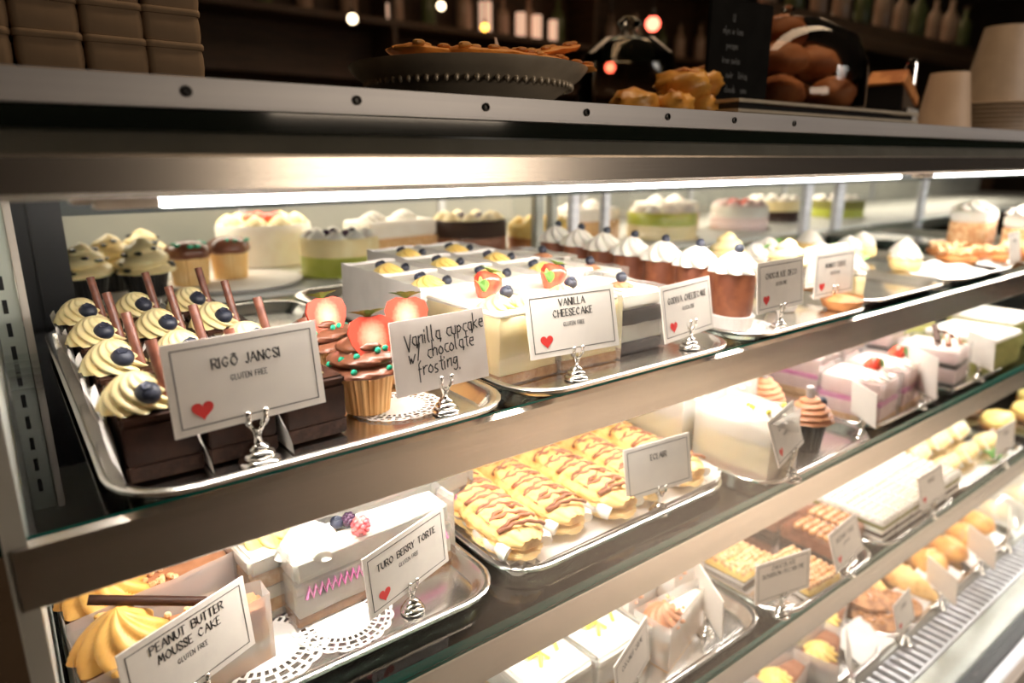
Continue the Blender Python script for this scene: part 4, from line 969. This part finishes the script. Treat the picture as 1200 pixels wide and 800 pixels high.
# ------------------------------------------------------------ rear display behind the sliding doors
rc = thing('back_counter', 'lit back counter with cakes seen through the rear sliding doors', 'counter', (0, 0, 0))
RZ = -.50
G['back_panel'] = mat('back_panel_paint', (.50, .50, .44), (.40, .41, .37), 3, .5)
mk('worktop', B().box(.0, 12.5, 2.62, 4.3, RZ-.06, RZ), G['white_paint'], rc, bevel=.004)
mk('cabinet', B().box(.0, 12.5, 2.7, 4.25, FZ+.005, RZ-.061), G['white_paint'], rc, smooth=0)
bpn = struct('trim_1', B().box(.0, 12.5, 4.31, 4.36, RZ-.06, .03), G['back_panel'])
for x in (1.2, 2.6, 4.0, 5.4, 7.0, 9.0): mk('back_panel_stile', B().box(x, x+.05, 4.285, 4.31, RZ+.001, .03), G['alu'], bpn, smooth=0)
def oreo_fn(label, cat, loc, rz, g):
    t = thing('cupcake', label, cat, loc, rz, g)
    mk('wrapper', B().lathe([(.05, 0), (.068, .08), (.070, .085)], 60, fn=lambda a, q: 1+.03*sin(22*a)), G['dark_wrapper'], t, smooth=30)
    mk('frosting', coil(B(), (0, 0, .08), .082, .11, turns=2.5), G['cream'], t, smooth=70)
    b = B(); rnd = random.Random(3)
    for i in range(14):
        a = rnd.uniform(0, 6.28); q = rnd.uniform(.1, .9); rr_ = .084*(1-q**1.5)**.7; b.ball((rr_*cos(a), rr_*sin(a), .08+.11*q), (.014, .011, .007), 6, 4)
    mk('biscuit_crumbs', b, G['black'], t); return t
orr = Proto(oreo_fn, 'cupcake', 'dark cupcakes with crumb-speckled cream')
for k, (x, y, s) in enumerate(((.25, 2.88, 1.1), (.36, 3.05, 1.15), (.44, 2.84, 1.15), (.50, 3.20, 1.15))):
    orr((x, y, RZ+.0), k, 'dark cupcake with crumb-speckled cream behind the glass, %s' % ['leftmost', 'second', 'front right', 'rear'][k], scale=s)
def mf2_fn(label, cat, loc, rz, g):
    t = thing('muffin_cupcake', label, cat, loc, rz, g)
    mk('wrapper', B().lathe([(.066, 0), (.076, .11), (.078, .115)], 60, fn=lambda a, q: 1+.02*sin(26*a)), G['muffin'], t, smooth=30)
    mk('frosting', B().lathe([(.078, .112), (.088, .125), (.080, .155), (.05, .175), (.01, .18)], 24, fn=lambda a, q: 1+.04*sin(5*a)), G['choc_frost'], t, smooth=60)
    b = B(); rnd = random.Random(5)
    for i in range(9):
        a = rnd.uniform(0, 6.28); r = rnd.uniform(.02, .08); b.ball((r*cos(a), r*sin(a), .17-.25*max(0, r-.05)), (.014, .010, .008), 6, 4)
    mk('sugar_leaves', b, G['teal_sugar'], t); return t
m2 = Proto(mf2_fn, 'cupcake', 'yellow-cased cupcakes with chocolate icing and green leaves')
m2((.625, 2.98, RZ), 0, 'yellow-cased cupcake with chocolate icing and green leaves behind the glass, left one')
m2((.80, 3.05, RZ), 1, 'yellow-cased cupcake with chocolate icing and green leaves behind the glass, right one')
pl = mk('paper_plate', B().lathe([(.20, .003), (.24, .006), (.26, .018), (.262, .018), (.24, .002), (.2, 0)], 40), G['paper'], loc=(.78, 2.90, RZ)); tag(pl, 'white paper plate in front of the yellow-cased cupcakes', 'plate')
def rcake(R, Hh, m1, m2_, topm, label, loc, deco='berry'):
    t = thing('round_cake', label, 'cake', loc)
    mk('body', B().lathe([(R, .012), (R, Hh*.55)], 40), G[m1], t); mk('upper_body', B().lathe([(R*.995, Hh*.55), (R, Hh*.9), (R*.96, Hh)], 40), G[m2_], t)
    mk('cake_board', B().lathe([(R*1.12, 0), (R*1.12, .010)], 40), G['chrome'], t)
    for i in range(9):
        a = 2*pi*i/9; mk('cream_rosette', swirl(B(), (R*.72*cos(a), R*.72*sin(a), Hh-.004), R*.22, R*.22, k=8, n=32, m=8), G[topm], t)
    if deco == 'straw':
        for i in range(4): mk('strawberry', B().ball((R*.3*cos(i*1.6), R*.3*sin(i*1.6), Hh+.02), (.035, .03, .03), 12, 8), G['straw'], t)
    else:
        for i in range(4): mk('blackberry', B().ball((R*.35*cos(i*1.6), R*.35*sin(i*1.6), Hh+.012), .022, 10, 7), G['blackberry'], t)
    return t
rcake(.22, .20, 'white_cream', 'white_cream', 'cream', 'white layer cake with strawberries behind the rear glass', (1.06, 3.38, RZ), 'straw')
rcake(.17, .17, 'lime', 'cream', 'white_cream', 'cake with lime green lower half behind the rear glass', (1.22, 2.86, RZ))
lc = Proto(slice_fn(.40, .26, .20, [(.6, 'sponge', 'sponge'), (.4, 'white_cream', 'cream_top')], cream=[(-.1, 0, .06, .05, 's'), (.08, 0, .06, .05, 's')], wrap_m=None, name='loaf_cake'), 'cake', 'large blurred cakes behind the rear doors')
lc((1.62, 3.15, RZ), .1, 'long cream-topped sponge cake behind the rear glass, left of the door stiles')
lc((3.0, 3.2, RZ), .1, 'long cream-topped sponge cake behind the rear glass, right of the door stiles')
lc((3.9, 3.3, RZ), -.1, 'long cream-topped sponge cake behind the second rear door')
rcake(.20, .19, 'milk', 'choc_cake', 'cream', 'brown cake with cream rosettes behind the rear glass', (2.03, 3.05, RZ))
rcake(.19, .15, 'bun', 'yellow_cream', 'yellow_cream', 'golden cake behind the rear glass by the door stiles', (2.45, 2.95, RZ))
rcake(.22, .17, 'cheese', 'lime', 'white_cream', 'pale green and cream cake behind the dome cakes', (3.45, 2.95, RZ))
rcake(.20, .17, 'pink_cream', 'white_cream', 'pink_cream', 'pinkish cake behind the glass right of centre', (4.35, 3.0, RZ), 'straw')
rcake(.22, .17, 'choc_cake', 'cream', 'white_cream', 'dark-based cream cake behind the right rear door', (5.1, 3.2, RZ))
rcake(.22, .15, 'lime', 'olive', 'white_cream', 'green cake far right behind the rear door', (5.9, 3.1, RZ))

# ------------------------------------------------------------ on the counter
CT = .0925
t = thing('pastry_plate', 'dark metal stand plate with a beaded rim holding flat pastries', 'plate', (1.02, 1.52, CT+.007))
t.scale = (.98, .98, 1.45)
mk('plate', B().lathe([(.14, .0), (.17, .004), (.20, .020), (.285, .062), (.300, .074), (.302, .078), (.28, .072), (.19, .030), (.10, .026)], 72), G['silver_plate'], t, smooth=50)
b = B()
for i in range(72):
    a = 2*pi*i/72; b.ball((.262*cos(a), .262*sin(a), .048), .0062, 8, 5)
mk('beading', b, G['silver_plate'], t, smooth=70)
mk('foot', B().lathe([(.135, 0), (.15, .004), (.12, .012)], 48), G['chrome'], t)
def flat_fn(label, cat, loc, rz, g):
    t = thing('flat_pastry', label, cat, loc, rz, g); L = []; n = 14
    for i in range(13):
        q = i/12; e = max(.12, math.sqrt(max(0, 1-(2*q-1)**4)))
        L.append([(-.12+.24*q, .070*e*cos(2*pi*j/n), .012+.011*sin(2*pi*j/n)*e+.006*noise.noise(Vector((q*6, cos(2*pi*j/n)*2, 3)))) for j in range(n)])
    t.scale.z = 1.7; mk('crust', B().loft(L), G['orange_pastry'], t, smooth=60)
    b = B(); 
    for i in range(6): b.ball((-.09+.036*i, -.05+.02*(i % 2), .022), (.016, .012, .006), 8, 5)
    mk('glaze', b, G['bunl'], t); return t
G['orange_pastry'] = mat('orange_pastry', (.90, .40, .09), (.75, .28, .05), 40, .5, bump=.5, bscale=60)
fl = Proto(flat_fn, 'pastry', 'flat orange pastries on the metal plate')
for k, (x, y, z, a) in enumerate(((.86, 1.42, .115, .2), (.97, 1.36, .115, -.1), (1.10, 1.38, .115, .1), (.95, 1.58, .117, .3))):
    fl((x, y, CT+z+.006), a, 'flat orange pastry on the beaded plate, %s' % ['leftmost', 'front middle', 'front right', 'rear'][k])
for k, (x, y, z, a, ry) in enumerate(((1.20, 1.46, .155, .0, -.20), (1.22, 1.44, .122, -.5, .05), (1.14, 1.50, .135, .35, -.1))):
    fl((x, y, CT+z), a, 'raised orange pastry at the right end of the plate, %s' % ['uppermost', 'lowest at the rim', 'between'][k])
    fo = [o for o in COL.objects if o.get('label', '').startswith('raised orange')][-1]; fo.rotation_euler.y = ry
o = mk('paper_tag', B().loft([[(-.010, 0, 0), (.012, 0, 0), (.012, .002, 0), (-.010, .002, 0)], [(-.016, 0, .055), (-.010, 0, .055), (-.010, .002, .055), (-.016, .002, .055)]]), G['paper'], loc=(1.065, 1.45, CT+.135), smooth=0); tag(o, 'small white paper tip sticking up between the flat pastries', 'paper')
o = mk('black_mat', B().box(.55, 1.5, 1.08, 1.9, CT, CT+.006), G['black'], bevel=.003); o.location = W(0, 0, 0); tag(o, 'black mat on the counter under the metal plate', 'mat')
# left: pastry boxes stacked in columns
def kbox(w, d, h):
    b = B().loft([rr(w, d, .012, 0, 3), rr(w, d, .012, h*.3, 3, -.002), rr(w, d, .012, h*.7, 3, -.002), rr(w, d, .012, h, 3)]); return b
bxp = Proto(lambda l, c, loc, rz, g: (lambda t: (mk('box_body', kbox(.098, .14, .046), G['box'], t, bevel=0, smooth=50), mk('box_lid', kbox(.102, .144, .012).xf(T(0, 0, .0465)), G['box'], t, smooth=50), t)[-1])(thing('pastry_box', l, c, loc, rz, g)), 'box', 'kraft pastry boxes stacked on the counter')
for i in range(4):
    for k in range(8):
        bxp((.075+.102*i-.045+random.uniform(-.002, .002), 1.56+.0*i, CT+.001+k*.0595), random.uniform(-.02, .02), 'kraft pastry box, %s stack from the left, %s' % (['first', 'second', 'third', 'fourth'][i], ['lowest', 'second up', 'third up', 'fourth up', 'fifth up', 'sixth up', 'seventh up', 'top'][k]))
# glass dome with red tint and pastries
t = thing('red_glass_jar', 'tall dark red glass jar on the counter left of the chalkboard', 'jar', (2.42, 2.32, CT+.001))
t.scale = (1.25,)*3
mk('jar_glass', B().lathe([(.17, 0), (.18, .02), (.18, .20), (.165, .28), (.10, .335), (.03, .35), (.028, .37), (.045, .39), (.02, .41), (.0, .41)], 48), G['dome'], t)
gold = mat('glazed_golden_pastry', (.72, .36, .07), (.55, .22, .03), 30, .35, bump=.6, bscale=50)
cr = Proto(lambda l, c, loc, rz, g: (lambda t: (mk('crust', wrinkle(B().ball((0, 0, .045), (.085, .06, .045), 20, 14, .3, 3, 5), .006, 20), gold, t, smooth=60), mk('crease', B().tube([(-.06, 0, .075), (0, .01, .092), (.06, -.005, .075)], .008, 6), G['bun'], t), t)[-1])(thing('golden_pastry', l, c, loc, rz, g)), 'pastry', 'golden pastries by the glass jar')
for k, (x, y, z) in enumerate(((1.52, 1.42, 0), (1.66, 1.40, .0), (1.78, 1.42, .0), (1.72, 1.42, .065), (1.83, 1.44, .08))):
    cr((x, y, CT+z+.004), k*.8, 'golden baked pastry left of the chalkboard, %s' % ['smallest at the left', 'second', 'low right', 'upper middle', 'topmost'][k])
# chalkboard
t = thing('chalkboard', 'small black chalkboard menu standing on the counter', 'chalkboard', (1.955, 1.40, CT+.0755), -.05)
mk('board', B().box(-.150, .150, -.006, .006, 0, .30), G['board'], t, bevel=.004)
b = B()
for i, s in enumerate(['LI', 'nlps w ices', 'pecans', 'iron swiss', 'swir   lirica', 'clouds   uno']):
    text(b, s.replace('L', 'L'), -.04 if i < 4 else -.01, .235-.042*i, .020, y=-.0066, thick=.14, contrast=.9, sp=1.2, xs=.8)
mk('chalk_writing', b, G['chalk'], t, smooth=0)
# silver rectangular stand
t = thing('metal_stand', 'low rectangular silver frame stand under the chalkboard and bread dome', 'stand', (2.36, 1.60, CT+.0005))
for sx_ in (-.55, .55):
    for sy_ in (-.31, .31): mk('foot', B().lathe([(.014, 0), (.014, .036)], 14, c=(sx_, sy_, 0)), G['silver_plate'], t)
for z in (.036, .064):
    w, d = 1.16, .68
    for a in ((-w/2, w/2, -d/2, -d/2+.012), (-w/2, w/2, d/2-.012, d/2), (-w/2, -w/2+.012, -d/2+.012, d/2-.012), (w/2-.012, w/2, -d/2+.012, d/2-.012)):
        mk('frame_bar', B().box(a[0], a[1], a[2], a[3], z, z+.010), G['silver_plate'], t, bevel=.002)
mk('frame_plate', B().box(-.56, .56, -.325, .325, .048, .062), G['black'], t, bevel=.002)
# bread under clear dome
t = thing('cake_dome', 'clear glass dome over brown bread rolls on the counter', 'cake dome', (2.52, 1.60, CT+.0755), .0)
mk('dome_glass', B().lathe([(.30, 0), (.305, .02), (.30, .16), (.25, .26), (.14, .32), (.03, .345), (0, .346)], 48, caps=False), G['dome'], t)
mk('dome_knob', B().lathe([(.012, .345), (.02, .36), (.026, .375), (.0, .39)], 20), G['dome'], t)
G['bread'] = mat('brown_bread', (.42, .16, .06), (.28, .09, .03), 25, .6, bump=.5, bscale=50)
br = Proto(lambda l, c, loc, rz, g: (lambda t: (mk('crust', B().ball((0, 0, .06), (.11, .085, .062), 20, 14, .15, 2, 5), G['bread'], t, smooth=60), mk('flour_dust', B().ball((0, 0, .075), (.07, .055, .052), 16, 10, .15, 2, 5), G['mocha'], t, smooth=60), t)[-1])(thing('bread_roll', l, c, loc, rz, g)), 'bread', 'brown bread rolls under the dome')
for k, (x, y, z) in enumerate(((2.38, 1.52, .041), (2.60, 1.44, .041), (2.68, 1.64, .041), (2.42, 1.56, .160), (2.62, 1.54, .160), (2.53, 1.62, .270), (2.46, 1.76, .041))):
    br((x, y, CT+z+.036), k*.7, 'brown bread roll under the clear dome, %s' % ['lower left', 'lower middle', 'lower right', 'upper left', 'upper middle', 'upper right', 'rear'][k])
# napkin holder, cups
t = thing('napkin_dispenser', 'metal napkin dispenser with orange paper between dome and cups', 'dispenser', (3.22, 1.50, CT+.001), .2)
mk('body', B().loft([[(-.10, y, 0), (.10, y, 0), (.12, y, .12), (-.15, y, .20)] for y in (-.07, .07)]), G['black'], t, bevel=.006)
mk('orange_flap', B().loft([[(-.17, y, .205), (.14, y, .125), (.14, y, .165), (-.10, y, .262)] for y in (-.072, .072)]), G['bun'], t, bevel=.004)
mk('price_card', B().box(-.09, .10, -.085, -.081, .012, .11), mat('grey_card', (.45, .44, .42), None, rough=.5), t)
mk('chrome_post', B().lathe([(.026, 0), (.026, .30), (.018, .33), (0, .34)], 20, c=(.17, -.02, 0)), G['chrome'], t)
def cupstack(x, y, rb, rt, h, n, m, label, per):
    t = thing('paper_cup_stack', label, 'cups', (x, y, CT+.001))
    mk('paper_cup', B().lathe([(rb, 0), (rb*1.03, .004), (rt, h), (rt*.92, h), (0, h-.003)], 40), G[m], t, smooth=40)
    for i in range(1, n): mk('cup_rim', B().lathe([(rb*1.0-.0, 0), (rb*1.05, .004), (rb*1.0, .010)], 40, c=(0, 0, per*i)).xf(Matrix.Identity(4)), G[m], t, smooth=40)
    return t
cupstack(3.56, 1.42, .115, .078, .275, 1, 'cup', 'upturned tan paper cup in front of the taller cup stack', .02)
cupstack(4.36, 1.50, .19, .10, .56, 9, 'cup2', 'tall stack of upturned paper cups at the far right of the counter', .022)

# ------------------------------------------------------------ back bar in the dark
t = thing('bar_shelf', 'dark wooden bar shelf along the rear wall with bottles', 'shelf', (0, 0, 0))
for z in (1.05, 1.74): mk('shelf_board', B().box(1.0, 15.5, 8.6, 9.25, z-.08, z), G['wood'], t, bevel=.01)
mk('bar_back', B().box(1.0, 15.5, 9.25, 9.29, .2, 2.9), G['wood'], t, smooth=0)
for x in (1.05, 4.6, 8.2, 11.4): mk('upright', B().box(x, x+.06, 8.62, 9.25, FZ+.01, 2.9), G['wood'], t, smooth=0)
bo = Proto(lambda l, c, loc, rz, g: (lambda t: (mk('bottle_body', B().lathe([(.10, 0), (.105, .02), (.105, .36), (.09, .43), (.04, .50), (.036, .62)], 24), G['bottle'], t), mk('bottle_cap', B().lathe([(.042, .62), (.042, .68), (0, .68)], 16), G['wood'], t), t)[-1])(thing('bottle', l, c, loc, rz, g)), 'bottle', 'bottles on the rear bar shelf')
bo2 = Proto(lambda l, c, loc, rz, g: (lambda t: (mk('bottle_body', B().lathe([(.10, 0), (.105, .02), (.105, .36), (.09, .43), (.04, .50), (.036, .62)], 24), G['bottle_green'], t), mk('bottle_cap', B().lathe([(.042, .62), (.042, .68), (0, .68)], 16), G['wood'], t), t)[-1])(thing('bottle', l, c, loc, rz, g)), 'bottle', 'green bottles on the rear bar shelf')
cj = Proto(lambda l, c, loc, rz, g: (lambda t: (mk('candle_glass', B().lathe([(.07, 0), (.075, .02), (.075, .34), (.07, .34), (.065, .03), (0, .02)], 20), G['candle'], t), mk('candle_base', B().lathe([(.08, -.0), (.08, .012)], 20), G['wood'], t), t)[-1])(thing('candle_glass', l, c, loc, rz, g)), 'candle', 'lit candle glasses on the rear bar shelf')
G['candle'] = emit('lit_candle_glass', (1, .62, .42), .55)
for k, (u, w_) in enumerate(((569, 1.2), (610, 1), (629, 1), (648, .9), (458, .6))):
    r_ = ray(u, 37); q = r_*(8.74/r_.y); cj((q.x, q.y, 1.741), 0, 'pale lit candle glass on the rear bar shelf, %s' % ['widest', 'left of three', 'middle of three', 'right of three', 'smallest at far left'][k], scale=w_)
ords = ['first', 'second', 'third', 'fourth', 'fifth', 'sixth', 'seventh', 'eighth', 'ninth', 'tenth', 'eleventh', 'twelfth', 'thirteenth', 'fourteenth', 'fifteenth', 'sixteenth', 'seventeenth', 'eighteenth']
for k in range(16):
    x = 3.0+.60*k+(.10 if k % 3 == 0 else 0)
    (bo if k % 4 else bo2)((x, 9.05, 1.741), 0, 'dim bottle on the rear bar shelf, %s from the left' % ords[k], scale=.9+.1*(k % 3))
def bulb(x, y, z, r, m, label):
    t = thing('pendant_lamp', label, 'lamp', (x, y, z))
    mk('bulb', B().ball((0, 0, 0), r, 16, 10), G[m], t, smooth=70); mk('socket', B().lathe([(r*.5, r*.8), (r*.45, r*1.8), (.01, r*2)], 12), G['black'], t)
    mk('cord', B().tube([(0, 0, r*2), (0, 0, 3.19-z)], .008, 6), G['black'], t)
for u, v, y, r, m, l in ((413, 22, 7.8, .055, 'bulb', 'warm pendant bulb far behind, left of the beaded plate'), (517, 7, 7.9, .05, 'bulb', 'warm pendant bulb far behind, above the beaded plate'), (568, 32, 8.0, .05, 'bulb_orange', 'orange glowing bulb far behind, above the beaded plate'),
                       (765, 28, 5.5, .075, 'bulb_red', 'red lamp glowing behind the glass jar'), (715, 79, 5.5, .05, 'bulb_red', 'smaller red lamp low behind the glass jar'), (909, 27, 5.6, .05, 'bulb', 'warm pendant bulb above the bread dome, left one'), (938, 20, 5.8, .045, 'bulb', 'warm pendant bulb above the bread dome, middle one'), (985, 35, 5.8, .05, 'bulb', 'warm pendant bulb above the bread dome, right one')):
    r_ = ray(u, v); q = r_*(y/r_.y); bulb(q.x, q.y, q.z, r, m, l)

t = thing('side_shelf', 'dark wooden side shelf with lit bottles at the upper right', 'shelf', (0, 0, 0))
r_ = ray(1030, 36); q0 = r_*(4.6/r_.y)
mk('shelf_board', B().box(q0.x-2.6, q0.x+5.0, 4.45, 5.0, q0.z-.14, q0.z), G['wood'], t, bevel=.008)
for dx in (-2.5, 4.9): mk('upright', B().box(q0.x+dx, q0.x+dx+.06, 4.7, 4.98, FZ+.01, q0.z-.141), G['wood'], t, smooth=0)
for k in range(11):
    (bo2 if k % 3 == 1 else bo)((q0.x-2.3+.50*k, 4.68, q0.z+.001), 0, 'bottle on the side shelf at the upper right, %s from the left' % ords[k], scale=.9+.1*(k % 2), group='bottles on the side shelf')
